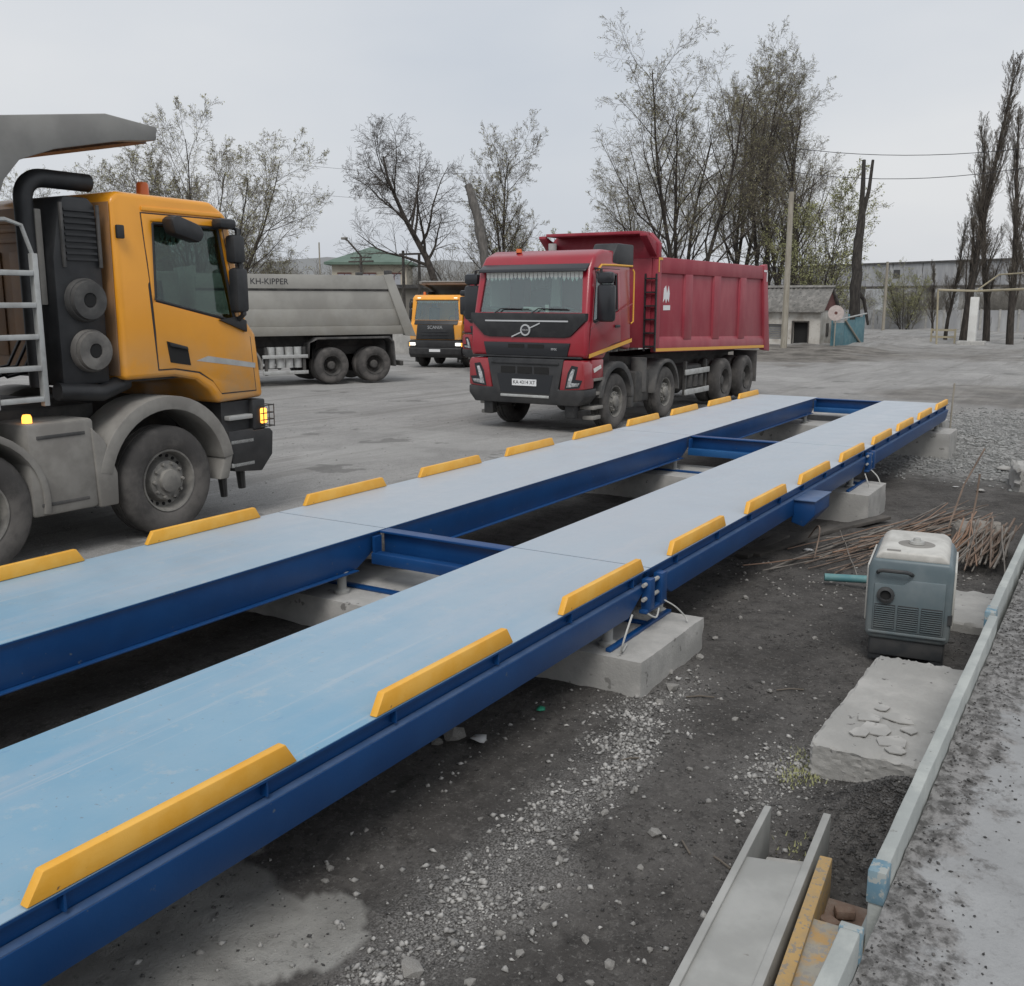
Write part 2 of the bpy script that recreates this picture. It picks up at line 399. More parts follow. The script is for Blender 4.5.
# streaks of fine pale gravel on the soil
def streakmask(x, y):
    c = 1.93 + .07 * (np.asarray(x) - 3.2)
    n = (fbm(x, y, 2.5, 4, 41) - .47) * .55
    s = np.exp(-((y - c + n) / .17) ** 2) * sstep(1.5, 2.2, x) * sstep(5.4, 4.6, x)
    s2 = np.exp(-((np.asarray(x) - 4.5 + n) / .42) ** 2 - ((np.asarray(y) - 1.22 + n * .5) / .20) ** 2)
    s3 = .7 * np.exp(-((np.asarray(x) - 5.0) / .4) ** 2 - ((np.asarray(y) - 2.05) / .14) ** 2)
    return np.maximum(np.maximum(s, s2 * .8), s3)
attr(gme, 'streak', streakmask(GX, GY))
gm = bpy.data.materials.new('ground'); gm.use_nodes = True
t = gm.node_tree; N = t.nodes; K = t.links.new; b = N['Principled BSDF']
def N_(ty, **kw):
    n = N.new(ty)
    for k, v in kw.items(): n.inputs[k].default_value = v
    return n
co = N.new('ShaderNodeTexCoord').outputs['Object']
def noise(s, d=5, r=.6, vec=None):
    n = N_('ShaderNodeTexNoise', Scale=s, Detail=d, Roughness=r); K(vec or co, n.inputs['Vector']); return n.outputs['Fac']
def rng_(f, a, bb, c=0., d=1.):
    q = N.new('ShaderNodeMapRange'); q.interpolation_type = 'SMOOTHSTEP'
    for k, v in zip(('From Min', 'From Max', 'To Min', 'To Max'), (a, bb, c, d)): q.inputs[k].default_value = v
    K(f, q.inputs['Value']); return q.outputs['Result']
def mixc(f, A, B):
    q = N.new('ShaderNodeMix'); q.data_type = 'RGBA'
    if isinstance(f, float): q.inputs['Factor'].default_value = f
    else: K(f, q.inputs['Factor'])
    for s, k in ((A, 'A'), (B, 'B')):
        if isinstance(s, tuple): q.inputs[k].default_value = s + (1,)
        else: K(s, q.inputs[k])
    return q.outputs['Result']
def at_(nm): a = N.new('ShaderNodeAttribute'); a.attribute_name = nm; return a.outputs['Fac']
def mul(a, bb):
    q = N.new('ShaderNodeMath'); q.operation = 'MULTIPLY'
    for i, s in enumerate((a, bb)):
        if isinstance(s, float): q.inputs[i].default_value = s
        else: K(s, q.inputs[i])
    return q.outputs[0]
mpg = N.new('ShaderNodeMapping'); mpg.inputs['Scale'].default_value = (.55, 1, 1); mpg.inputs['Rotation'].default_value = (0, 0, R_(8)); K(co, mpg.inputs['Vector']); cos_ = mpg.outputs['Vector']
asp = mixc(rng_(noise(.55, 8, .7, cos_), .32, .68), (.235, .23, .222), (.325, .318, .306))
asp = mixc(mul(rng_(noise(.9, 8, .74, cos_), .50, .64), .45), asp, (.18, .177, .172))
asp = mixc(mul(rng_(noise(5.5, 6, .75), .50, .66), .5), asp, (.20, .197, .19))
asp = mixc(mul(rng_(noise(24, 4, .75), .48, .66), .55), asp, (.175, .17, .165))
asp = mixc(mul(rng_(noise(70, 3, .75), .50, .66), .5), asp, (.45, .445, .43))
mpt = N.new('ShaderNodeMapping'); mpt.inputs['Scale'].default_value = (.10, 1.5, 1); mpt.inputs['Rotation'].default_value = (0, 0, R_(-6)); K(co, mpt.inputs['Vector'])
asp = mixc(mul(rng_(noise(1.0, 6, .7, mpt.outputs['Vector']), .50, .60), .5), asp, (.175, .168, .158))
asp = mixc(mul(rng_(noise(2.2, 5, .7, mpt.outputs['Vector']), .58, .64), .4), asp, (.36, .352, .338))
asp = mixc(mul(rng_(noise(.16, 5, .6), .58, .61), .3), asp, (.40, .395, .38))
asp = mixc(mul(rng_(noise(.7, 4, .6), .63, .66), .6), asp, (.12, .117, .112))
dirt = mixc(rng_(noise(1.6, 8, .7), .34, .64), (.056, .052, .0485), (.108, .101, .095))
dirt = mixc(mul(rng_(noise(9, 7, .75), .50, .64), .6), dirt, (.028, .026, .0245))
dirt = mixc(mul(rng_(noise(14, 6, .75), .54, .66), .55), dirt, (.15, .142, .132))
dirt = mixc(mul(rng_(noise(48, 4, .75), .54, .66), .55), dirt, (.19, .183, .172))
dirt = mixc(mul(rng_(noise(90, 3, .75), .58, .66), .6), dirt, (.03, .029, .027))
str_ = mixc(rng_(noise(110, 2, .6), .40, .62), (.07, .068, .064), (.40, .39, .375))
dirt = mixc(mul(at_('streak'), .55), dirt, str_)
vor = N.new('ShaderNodeTexVoronoi'); vor.inputs['Scale'].default_value = 16; K(co, vor.inputs['Vector'])
grv = mixc(rng_(vor.outputs['Color'], .1, .9), (.12, .12, .115), (.34, .34, .33))
pd = mixc(rng_(noise(2.5, 6, .65), .35, .65), (.23, .225, .21), (.34, .335, .315))
pd = mixc(mul(rng_(noise(22, 4, .7), .56, .7), .6), pd, (.12, .115, .11))
c = mixc(at_('dirt'), asp, dirt)
bank_shade = mixc(rng_(noise(.9, 6, .7), .36, .64), (.075, .068, .060), (.20, .185, .165))
c = mixc(at_('bank_shade'), c, bank_shade)
c = mixc(mul(at_('grav'), .85), c, grv)
c = mixc(at_('pad'), c, pd)
K(c, b.inputs['Base Color']); b.inputs['Roughness'].default_value = .93; b.inputs['Specular IOR Level'].default_value = .3
bh = N.new('ShaderNodeMath'); bh.operation = 'ADD'; K(noise(35, 6, .7), bh.inputs[0]); K(mul(noise(160, 3, .7), .5), bh.inputs[1])
bn = N_('ShaderNodeBump', Strength=.75, Distance=.018); K(bh.outputs[0], bn.inputs['Height']); K(bn.outputs['Normal'], b.inputs['Normal'])
MATS['ground'] = gm
struct(obj('ground', gme, 'ground'))

# ------------------------------------------------------------------ raised road on the right, its kerb rails
RZ = .525
rx = np.concatenate([axis([(-4, 1.2, .4), (1.2, 8, .04), (8, 46, 1.0)])]); ry = np.concatenate([axis([(-9, -.6, .6), (-.6, .44, .03)]), [.437]])
RX, RY = np.meshgrid(rx, ry, indexing='ij')
ridge = sstep(.02, .40, RY + (fbm(RX, RY, 3, 4, 51) - .47) * .45)
RZZ = RZ + ridge * (.035 * fbm(RX, RY, 6, 4, 52) + .075 * np.clip(fbm(RX, RY, 22, 3, 53) - .45, 0, 1)) + .004 * (fbm(RX, RY, 2, 3, 54) - .5)
nrx, nry = len(rx), len(ry); I = np.arange(nrx * nry).reshape(nrx, nry)
Vr = np.stack([RX.ravel(), RY.ravel(), RZZ.ravel()], 1)
Fr = np.stack([I[:-1, :-1].ravel(), I[1:, :-1].ravel(), I[1:, 1:].ravel(), I[:-1, 1:].ravel()], 1)
# skirt down to the soil along the kerb side
sk = np.stack([rx, np.full(nrx, .437), np.full(nrx, -.6)], 1); o = len(Vr); Vr = np.vstack([Vr, sk])
edge = I[:, -1]; Fr = np.vstack([Fr, np.stack([edge[:-1], edge[1:], o + np.arange(1, nrx), o + np.arange(0, nrx - 1)], 1)])
rme = fast('raised_road', Vr, Fr); smoothme(rme, 60)
attr(rme, 'ridge', np.concatenate([ridge.ravel(), np.ones(nrx)]))
rm = bpy.data.materials.new('road'); rm.use_nodes = True; t = rm.node_tree; N = t.nodes; K = t.links.new; b = N['Principled BSDF']
co = N.new('ShaderNodeTexCoord').outputs['Object']
c = mixc(rng_(noise(1.8, 6, .6), .34, .66), (.275, .279, .281), (.335, .339, .341))
c = mixc(mul(rng_(noise(30, 5, .7), .54, .68), .35), c, (.18, .178, .174))
c = mixc(mul(rng_(noise(6, 7, .75), .50, .68), .5), c, (.20, .198, .195))
d = mixc(rng_(noise(20, 5, .7), .38, .62), (.085, .082, .079), (.25, .245, .24))
f = N.new('ShaderNodeMath'); f.operation = 'ADD'; K(at_('ridge'), f.inputs[0]); K(rng_(noise(9, 5, .7), .3, .7, -.4, .4), f.inputs[1])
c = mixc(rng_(f.outputs[0], .25, .75), c, d)
K(c, b.inputs['Base Color']); b.inputs['Roughness'].default_value = .92; b.inputs['Specular IOR Level'].default_value = .3
bn = N_('ShaderNodeBump', Strength=.6, Distance=.01); K(noise(60, 6, .7), bn.inputs['Height']); K(bn.outputs['Normal'], b.inputs['Normal'])
MATS['road'] = rm
struct(obj('raised_road', rme, 'road'))
def kerb(x0, x1, y0, y1, z1, label, blue=None):
    r = thing('kerb_rail', label, 'kerb', (x0, y0, .3), 0, 'kerb rails along the raised road')
    n = max(2, int((x1 - x0) / .12)); X = np.linspace(0, x1 - x0, n)
    mb = MB()
    for i in range(n - 1):
        pass
    vs = []; 
    for i, x in enumerate(X):
        j = [random.uniform(-.0012, .0012) for _ in range(3)]
        vs += [(x, j[0], -.3), (x, y1 - y0 + j[1], -.3), (x, y1 - y0 + j[1], z1 - .3 + j[2]), (x, j[0], z1 - .3 + j[2])]
    fs = [(0, 1, 2, 3), tuple(4 * (n - 1) + k for k in (3, 2, 1, 0))]
    for i in range(n - 1):
        for k in range(4): fs.append((4 * i + k, 4 * i + (k + 1) % 4, 4 * i + 4 + (k + 1) % 4, 4 * i + 4 + k))
    obj('rail', mb.add(vs, fs), 'kerb', r, .006)
    if blue:
        a, c_ = blue
        obj('painted_end', MB().box(a - x0, c_ - x0, -.004, y1 - y0 + .004, z1 - .40, z1 - .3 + .003), 'kerbblue', r, .004)
    return r
kerb(5.53, 9.5, .462, .505, .632, 'grey kerb rail farthest along the road, blue paint at its near end', (5.525, 5.66))
kerb(2.74, 5.50, .442, .485, .628, 'long pale kerb rail in the middle, blue paint at its near end', (2.735, 2.81))
kerb(1.2, 2.45, .440, .492, .628, 'short pale kerb rail at the bottom edge beside the yellow trough', (2.425, 2.455))

# ------------------------------------------------------------------ weighbridge
dm = bpy.data.materials.new('deck'); dm.use_nodes = True; t = dm.node_tree; N = t.nodes; K = t.links.new; b = N['Principled BSDF']
co = N.new('ShaderNodeTexCoord').outputs['Object']
def mapped(sc):
    q = N.new('ShaderNodeMapping'); q.inputs['Scale'].default_value = sc; K(co, q.inputs['Vector']); return q.outputs['Vector']
st1 = mapped((.25, 3, 1)); st2 = mapped((.12, 5, 1))
c = mixc(rng_(noise(1.1, 6, .6), .34, .66), (.125, .305, .45), (.19, .345, .465))
c = mixc(mul(rng_(noise(1.3, 6, .65, st1), .46, .66), .55), c, (.28, .365, .455))
c = mixc(mul(rng_(noise(2.6, 5, .7, st2), .56, .64), .45), c, (.36, .42, .48))
c = mixc(mul(rng_(noise(9, 6, .72), .56, .70), .35), c, (.42, .44, .45))
c = mixc(mul(rng_(noise(6, 5, .7, mapped((.6, 1.4, 1))), .66, .70), .7), c, (.10, .24, .42))
c = mixc(mul(rng_(noise(38, 3, .6), .68, .72), .8), c, (.14, .17, .21))
c = mixc(mul(rng_(noise(2.4, 7, .75), .60, .74), .35), c, (.30, .30, .30))
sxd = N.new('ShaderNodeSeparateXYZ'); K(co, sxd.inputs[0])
c = mixc(mul(rng_(sxd.outputs['X'], 1.8, 6.8), .80), c, (.385, .405, .435))   # dust plus grazing sky reflection, painted in as pale grey along X
K(c, b.inputs['Base Color']); b.inputs['Specular IOR Level'].default_value = .55
K(rng_(noise(3, 5, .7), .3, .7, .36, .58), b.inputs['Roughness'])
b.inputs['Sheen Weight'].default_value = .25; b.inputs['Sheen Roughness'].default_value = .5
bn = N_('ShaderNodeBump', Strength=.12, Distance=.003); K(noise(80, 5, .7), bn.inputs['Height']); K(bn.outputs['Normal'], b.inputs['Normal'])
MATS['deck'] = dm
DZ = .60
JX = [-.47, 5.53, 11.53, 17.30]
wb = thing('weighbridge', 'long blue steel two track truck weighbridge with yellow guide plates', 'weighbridge', (0, 0, 0))
gpm = {}
def guide_mesh(L_, th):
    k = (round(L_, 2), th)
    if k not in gpm: gpm[k] = MB().prism([(0, .004), (L_, .004), (L_ - .055, .088), (.055, .088)], 0, th).mesh('guide_plate', .004, 2)
    return gpm[k]
def girder(x0, x1, y, th, z0, parent, s, ledge):
    # web, then a lower chord that stands proud (outer side) with cut corners at both ends
    mb = MB()
    if ledge:
        mb.box(x0 + .03, x1 - .03, y - th / 2, y + th / 2, .512, DZ - .0125)
        mb.prism([(x0 + .06, .511), (x1 - .06, .511), (x1 - .32, z0), (x0 + .32, z0)], y - th / 2 - .045, y + th / 2 + .04)
        s = -1 if y < 4 else 1
        obj('ledge', MB().box(x0 + .07, x1 - .07, *sorted((y + s * (th / 2 + .004), y + s * (th / 2 + .042))), .5112, .5155), 'navyshine', parent)  # pale strip paints the sky highlight along the flange top
    else:
        mb.prism([(x0 + .03, DZ - .0125), (x1 - .03, DZ - .0125), (x1 - .03, .50), (x1 - .30, z0), (x0 + .30, z0), (x0 + .03, .50)], y - th / 2, y + th / 2)
        mb.box(x0 + .32, x1 - .32, y - .05, y + .05, z0 - .012, z0 - .001)
    return obj('girder', mb, 'navy', parent, .004)
RS = [[-.16, 1.38, 2.88, 4.39], [5.86, 7.36, 8.84, 10.33], [11.80, 13.22, 14.66, 16.12]]
LS = [[-.3, 1.23, 2.75, 4.28], [5.80, 7.33, 8.85, 10.37], [11.86, 13.34, 14.80, 16.22]]
for k in range(3):
    for tr, (ya, yb) in enumerate(((2.39, 3.39), (4.47, 5.53))):
        x0, x1 = JX[k] + .006, JX[k + 1] - .006
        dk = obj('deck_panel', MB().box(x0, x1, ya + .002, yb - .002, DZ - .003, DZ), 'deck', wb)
        obj('edge_plate', MB().box(x0, x1, ya, yb, DZ - .012, DZ - .0032), 'navy', dk)
        girder(x0, x1, ya + .05 if tr == 0 else ya + .03, .03, .365, dk, 0, tr == 0)
        girder(x0, x1, yb - .05, .03, .365, dk, 0, tr == 1)
        for xm in np.arange(x0 + 1, x1 - .5, 1.1):
            obj('stiffener', MB().box(xm, xm + .012, ya + .10, yb - .10, .42, DZ - .013), 'navy', dk)
        for gx in (RS if tr == 0 else LS)[k]:
            g = obj('guide_plate', guide_mesh(1.04, .036), 'yellowplate', dk)
            g.location = (gx + random.uniform(-.012, .012), (ya - .002 if tr == 0 else yb - .034) + random.uniform(-.003, .003), DZ - .001); g.rotation_euler = (random.uniform(-.03, .03), 0, random.uniform(-.003, .003))
            if tr == 0:      # lug that holds the plate to the web
                for q in (.12, .9):
                    obj('lug', MB().box(gx + q, gx + q + .008, ya + .004, ya + .034, .53, DZ - .013), 'navy', dk)
for x in (JX[1] - .02, JX[2] - .02, JX[3] - .14, JX[0] + .1):
    bm_ = MB().box(x - .05, x + .055, 3.393, 4.467, DZ - .02, DZ - .004).box(x, x + .012, 3.393, 4.467, .43, DZ - .021).box(x - .06, x + .055, 3.393, 4.467, .415, .429)
    cbm = obj('cross_beam', bm_, 'navy', wb, .003)
    obj('lower_channel', MB().box(x - .16, x - .07, 3.40, 4.46, .375, .455), 'bluebright' if x > 11 else 'navy', cbm, .006)
    for y in (3.40, 4.45):
        obj('bracket', MB().box(x - .14, x - .065, y - .012, y + .012, .40, DZ - .03), 'navy', cbm)
for x in (JX[1], JX[2]):       # bolted joint on the outer girder
    for y, s in ((2.36, -1), (5.56, 1)):
        jb = obj('joint_bracket', MB().box(x - .13, x - .06, y - .03, y + .03, .37, .56).box(x + .05, x + .13, y - .03, y + .03, .37, .56).box(x - .16, x + .16, y - .02, y + .03, .35, .372), 'navy', wb, .004)
        obj('bolt', MB().tube([(x - .17, y, .53), (x + .17, y, .53)], .013, 8), 'steelgrey', jb)
        obj('bolt', MB().tube([(x - .17, y, .44), (x + .17, y, .44)], .013, 8), 'steelgrey', jb)
jb = obj('junction_box', MB().prism([(2.40, .30), (2.29, .27), (2.20, .38), (2.20, .50), (2.40, .50)], 8.62, 9.12, 'x'), 'navy', wb, .008)
obj('box_lid', MB().box(8.60, 9.14, 2.19, 2.38, .501, .512), 'navyshine', jb, .003)  # sky reflection on the lid is put into its paler colour
def rough_block(name, x0, x1, y0, y1, z0, z1, m, label, cat='block', group=None, nseg=10, j=.012, rz=0, parent=None):
    bm = bmesh.new(); bmesh.ops.create_cube(bm, size=1)
    bmesh.ops.subdivide_edges(bm, edges=bm.edges[:], cuts=nseg, use_grid_fill=True)
    cx_, cy_, cz_ = (x0 + x1) / 2, (y0 + y1) / 2, (z0 + z1) / 2
    for v in bm.verts:
        e = sum(abs(abs(q) - .5) < 1e-4 for q in v.co)
        p = Vector((v.co.x * (x1 - x0), v.co.y * (y1 - y0), v.co.z * (z1 - z0) + (z1 - z0) / 2))
        if e >= 2:
            a = random.uniform(0, j * 1.2); p -= Vector((math.copysign(a, v.co.x) if abs(abs(v.co.x) - .5) < 1e-4 else 0, math.copysign(a, v.co.y) if abs(abs(v.co.y) - .5) < 1e-4 else 0, math.copysign(a * .7, v.co.z) if abs(abs(v.co.z) - .5) < 1e-4 else 0))
        v.co = p + Vector([random.uniform(-j, j) * .25 for _ in range(3)])
    me = bpy.data.meshes.new(name); bm.to_mesh(me); bm.free(); smoothme(me, 24)
    ob = obj(name, me, m); ob.location = (cx_, cy_, z0); ob.rotation_euler.z = rz
    if label: tag(ob, label, cat, group)
    return ob
FG = 'concrete foundation blocks under the weighbridge'
BT = .215
fb = []
for i, (x0, x1, y0, y1, lb) in enumerate([(4.93, 5.92, 2.17, 5.85, 'wide pale concrete block under the first joint, blue angle bars on top'),
                                          (10.72, 11.62, 2.18, 5.85, 'concrete block under the second joint, next to the rusty rods'),
                                          (16.45, 17.25, 2.22, 5.85, 'concrete block under the far end of the bridge, next to the gravel')]):
    ob = rough_block('foundation_block', x0, x1, y0, y1, -.6, BT, 'concrete', lb, 'block', FG, 12, .010)
    fb.append(ob)
    cx_, cy_ = (x0 + x1) / 2, (y0 + y1) / 2
    inv = Matrix.Translation((-cx_, -cy_, .6))
    def add(nm, mb, m, bev=.003):
        me = mb.mesh(nm, bev); me.transform(inv); obj(nm, me, m, ob)
    if i < 2:
        add('angle_bar', MB().box(x0 + .06, x1 - .03, y0 + .22, y0 + .255, BT + .001, BT + .022), 'navy')
        add('angle_bar', MB().box(x0 + .62, x0 + .66, y0 + .26, y0 + .95, BT + .001, BT + .020), 'navy')
        add('angle_bar', MB().box(x0 + .3, x0 + .36, 3.0, 5.1, BT + .001, BT + .020), 'navy')
    for y in (2.47, 3.32, 4.53, 5.46):
        for dx in ((JX[i + 1] - .42 if i < 2 else 16.75),) + ((JX[i + 1] + .33,) if i == 0 else ()):
            add('load_cell', MB().lathe([(0, 0), (.055, 0), (.055, .02), (.032, .03), (.032, .115), (.05, .125), (.05, .152), (0, .152)], (dx, y, BT), 14, 'z'), 'steelgrey', 0)
def cable(pts, r, label, m='wire'):
    P = [Vector(p) for p in pts]; out = []
    for i in range(len(P) - 1):
        a, b_, c_, d_ = P[max(i - 1, 0)], P[i], P[i + 1], P[min(i + 2, len(P) - 1)]
        for s in np.linspace(0, 1, 7)[:-1]:
            out.append(.5 * ((2 * b_) + (c_ - a) * s + (2 * a - 5 * b_ + 4 * c_ - d_) * s * s + (3 * b_ - a - 3 * c_ + d_) * s ** 3))
    out.append(P[-1])
    return tag(obj('cable', MB().tube(out, r, 6), m), label, 'cable', 'sensor cables at the bridge joints')
cable([(5.12, 2.32, .42), (5.00, 2.30, .35), (4.97, 2.31, .27), (5.02, 2.33, BT + .012), (5.14, 2.36, BT + .012)], .006, 'thin white cable looping down onto the first foundation block')
cable([(5.62, 2.33, .38), (5.68, 2.28, .33), (5.74, 2.24, .26), (5.74, 2.22, BT + .01)], .005, 'white cable hanging from the first bolted joint to the block')
cable([(5.40, 2.35, .35), (5.47, 2.32, .31), (5.56, 2.34, .34)], .006, 'short white cable sagging under the first bolted joint')
cable([(11.2, 2.34, .36), (11.14, 2.30, .30), (11.16, 2.28, BT + .01)], .007, 'white cable hanging onto the block at the second joint')
cable([(11.5, 2.34, .36), (11.46, 2.26, .30), (11.44, 2.22, BT + .01)], .007, 'white cable at the far side of the second joint')

# ------------------------------------------------------------------ trucks
WR = .53
def tyre_mesh(wd, n=40):
    h = wd / 2; p = [(.30, -h * .80), (.34, -h * .97), (.42, -h * 1.0), (.485, -h * .93), (.515, -h * .78), (WR, -h * .62), (WR, -h * .30), (WR - .014, -h * .28), (WR - .014, -h * .20), (WR, -h * .18),
         (WR, h * .18), (WR - .014, h * .20), (WR - .014, h * .28), (WR, h * .30), (WR, h * .62), (.515, h * .78), (.485, h * .93), (.42, h), (.34, h * .97), (.30, h * .80), (.29, 0), (.30, -h * .80)]
    return MB().lathe(p, n=n).mesh('wheel')
TYRE_S = tyre_mesh(.33)
def dual_mesh():
    mb = MB(); h = .15
    for c0 in (-.17, .17):
        p = [(.30, -h * .8), (.34, -h * .97), (.42, -h), (.485, -h * .93), (.515, -h * .78), (WR, -h * .6), (WR, h * .6), (.515, h * .78), (.485, h * .93), (.42, h), (.34, h * .97), (.30, h * .8), (.29, 0), (.30, -h * .8)]
        mb.lathe(p, (0, c0, 0), 40)
    return mb.mesh('wheel')
TYRE_D = dual_mesh()
def rim_front():      # +y is outside
    mb = MB().lathe([(.305, .13), (.300, .145), (.285, .14), (.272, .10), (.262, .03), (.215, .02), (.20, .06), (.19, .105), (.155, .115), (.15, .125), (.115, .128), (.108, .165), (.06, .175), (0, .176)], n=36)
    for k in range(10):
        a = 2 * math.pi * k / 10; mb.lathe([(0, .145), (.014, .145), (.019, .13), (.019, .10)], (.165 * math.cos(a), 0, .165 * math.sin(a)), 8)
    return mb.mesh('rim')
def rim_holes():
    mb = MB()
    for k in range(20):
        a = 2 * math.pi * k / 20; mb.lathe([(0, .034), (.017, .034), (.017, .02)], (.238 * math.cos(a), 0, .238 * math.sin(a)), 8)
    return mb.mesh('vent_holes')
def rim_rear():
    mb = MB().lathe([(.305, .30), (.300, .315), (.285, .31), (.27, .27), (.25, .12), (.20, .08), (.14, .085), (.13, .13), (.125, .22), (.10, .245), (0, .25)], n=32)
    for k in range(10):
        a = 2 * math.pi * k / 10; mb.lathe([(0, .125), (.018, .12), (.018, .08)], (.165 * math.cos(a), 0, .165 * math.sin(a)), 8)
    return mb.mesh('rim')
RIMF, RIMH, RIMR = rim_front(), rim_holes(), rim_rear()
def wheel(root, x, side, dual, rim='rim'):
    w_ = obj('wheel', TYRE_D if dual else TYRE_S, 'tyre', root); w_.location = (x, side * ((1.25 - .33) if dual else (1.25 - .175)), WR)
    if side < 0: w_.rotation_euler.z = math.pi
    obj('rim', RIMR if dual else RIMF, ('rimdark' if dual else rim), w_)
    if not dual: obj('vent_holes', RIMH, 'darkvoid', w_)
    return w_
def arc(cx_, cz_, r0, r1, a0, a1, n=18):
    A = np.radians(np.linspace(a0, a1, n))
    return [(cx_ + r1 * math.cos(a), cz_ + r1 * math.sin(a)) for a in A] + [(cx_ + r0 * math.cos(a), cz_ + r0 * math.sin(a)) for a in A[::-1]]
def arcband(mb, cx_, cz_, r0, r1, a0, a1, y0, y1, n=18):
    A = np.radians(np.linspace(a0, a1, n))
    for i in range(n - 1):
        q = [(cx_ + r * math.cos(a), cz_ + r * math.sin(a)) for r, a in ((r1, A[i]), (r1, A[i + 1]), (r0, A[i + 1]), (r0, A[i]))]
        mb.prism(q, y0, y1)
    return mb
def fender(root, x, side, m, r0=.60, r1=.66, a0=-5, a1=185, y0=.80, y1=1.26):
    s = side
    A = np.radians(np.linspace(a0, a1, 22)); vs = []; fs = []
    ya, yb = sorted((s * y0, s * y1))
    for a in A:
        for r, y in ((r0, ya), (r1, ya), (r1, yb), (r0, yb)): vs.append((x + r * math.cos(a), y, .55 + r * math.sin(a)))
    n = len(A)
    for i in range(n - 1):
        for k in range(4): fs.append((4 * i + k, 4 * i + (k + 1) % 4, 4 * i + 4 + (k + 1) % 4, 4 * i + 4 + k))
    fs += [(3, 2, 1, 0), tuple(4 * (n - 1) + k for k in range(4))]
    return obj('fender', MB().add(vs, fs), m, root, .008)
def chassis(root, x0, x1, axles):
    for y in (-.42, .42): obj('frame_rail', MB().box(x1, x0, y - .04, y + .04, .82, 1.10), 'chassis', root, .008)
    for a, dual in axles:
        obj('axle', MB().tube([(a, -.9, WR), (a, -.25, WR), (a, 0, WR), (a, .25, WR), (a, .9, WR)], [.07, .08, .2 if dual else .09, .08, .07], 10), 'chassis', root)
def taper(me, z0, k, x0=None, kx=0):
    for v in me.vertices:
        if v.co.z > z0: v.co.y *= 1 - (v.co.z - z0) * k
        if x0 is not None and v.co.x > x0: v.co.x -= kx * (v.co.y / 1.22) ** 4
    return me
def cab(root, prof, inner, win, ws, paint, hw=1.22, bev=.05):
    """hollow cab: outer prism minus inner, side windows and windscreen opening (ws: polygon y,z)"""
    zt = 2.05
    base = MB().prism(prof, -hw, hw).mesh('c', bev, 3)
    inn = MB().prism(inner, -hw + .06, hw - .06).mesh('i')
    wn = MB().prism(win, -2, 2).mesh('w')
    wf = MB().prism(ws, prof_x(prof, 2.5) - .35, 3, 'x').mesh('f')
    me = cut(base, inn, wn, wf); taper(me, zt, .035)
    return obj('cab_shell', me, paint, root)
def prof_x(prof, z):
    xs_ = []
    for (a, b_) in zip(prof, prof[1:] + prof[:1]):
        if (a[1] - z) * (b_[1] - z) <= 0 and a[1] != b_[1]: xs_.append(a[0] + (z - a[1]) / (b_[1] - a[1]) * (b_[0] - a[0]))
    return max(xs_)
def windscreen(root, prof, ws, m='glassclear'):
    vs = []; 
    for y, z in ws: vs.append((prof_x(prof, z) - .03, y, z))
    vs += [(x - .006, y, z) for x, y, z in vs]; n = len(ws)
    me = MB().add(vs, [tuple(range(n)), tuple(range(2 * n - 1, n - 1, -1))] + [(i, (i + 1) % n, n + (i + 1) % n, n + i) for i in range(n)]).mesh('windscreen')
    return obj('windscreen', taper(me, 2.05, .035), m, root)
def sidepanel(poly, side, y, th=.02):
    a, b_ = sorted((side * y, side * (y + th))); return MB().prism(poly, a, b_)
def seats(root):
    for s in (-1, 1):
        st = obj('seat', MB().box(-.12, .42, s * .62 - .25, s * .62 + .25, 1.72, 1.92), 'interior', root, .05)
        obj('backrest', MB().prism([(-.22, 1.9), (-.05, 1.9), (-.16, 2.62), (-.28, 2.62)], s * .62 - .24, s * .62 + .24), 'interior', st, .04)
        obj('headrest', MB().box(-.28, -.18, s * .62 - .13, s * .62 + .13, 2.64, 2.82), 'interior', st, .03)
def fringe(root, x, y0, y1, ztop, n=22, z=.10, along='y'):
    mb = MB()
    for i in range(n):
        a = y0 + (y1 - y0) * i / n; b_ = y0 + (y1 - y0) * (i + 1) / n; d = z * random.uniform(.75, 1.1)
        if along == 'y': mb.add([(x, a, ztop), (x, b_, ztop), (x, b_ - (b_ - a) * .1, ztop - d * .7), (x, (a + b_) / 2, ztop - d), (x, a + (b_ - a) * .1, ztop - d * .7)], [(0, 1, 2, 3, 4)])
        else: mb.add([(a, x, ztop), (b_, x, ztop), (b_ - (b_ - a) * .1, x, ztop - d * .7), ((a + b_) / 2, x, ztop - d), (a + (b_ - a) * .1, x, ztop - d * .7)], [(0, 1, 2, 3, 4)])
    return obj('curtain', mb, 'curtain', root)
def steering(root, x, y):
    mb = MB(); pts = []
    for k in range(19):
        a = 2 * math.pi * k / 18; pts.append((x + .12 * math.sin(a), y + .22 * math.cos(a), 2.1 + .18 * math.sin(a)))
    mb.tube(pts, .016, 6, False).tube([(x, y, 2.1), (x + .25, y, 1.85)], .03, 6)
    return obj('steering_wheel', mb, 'interior', root)
def ladder(root, x0, x1, y, zs, top, m='alu'):
    mb = MB()
    obj('ladder_rail', MB().box(x0 - .025, x0 + .025, y - .03, y + .03, zs[0] - .06, top), m, root, .006)
    obj('ladder_rail', MB().box(x1 - .025, x1 + .025, y - .03, y + .03, zs[0] - .06, top), m, root, .006)
    for z in zs: obj('rung', MB().box(x0 + .027, x1 - .027, y - .035, y + .035, z - .022, z + .022), m, root, .005)

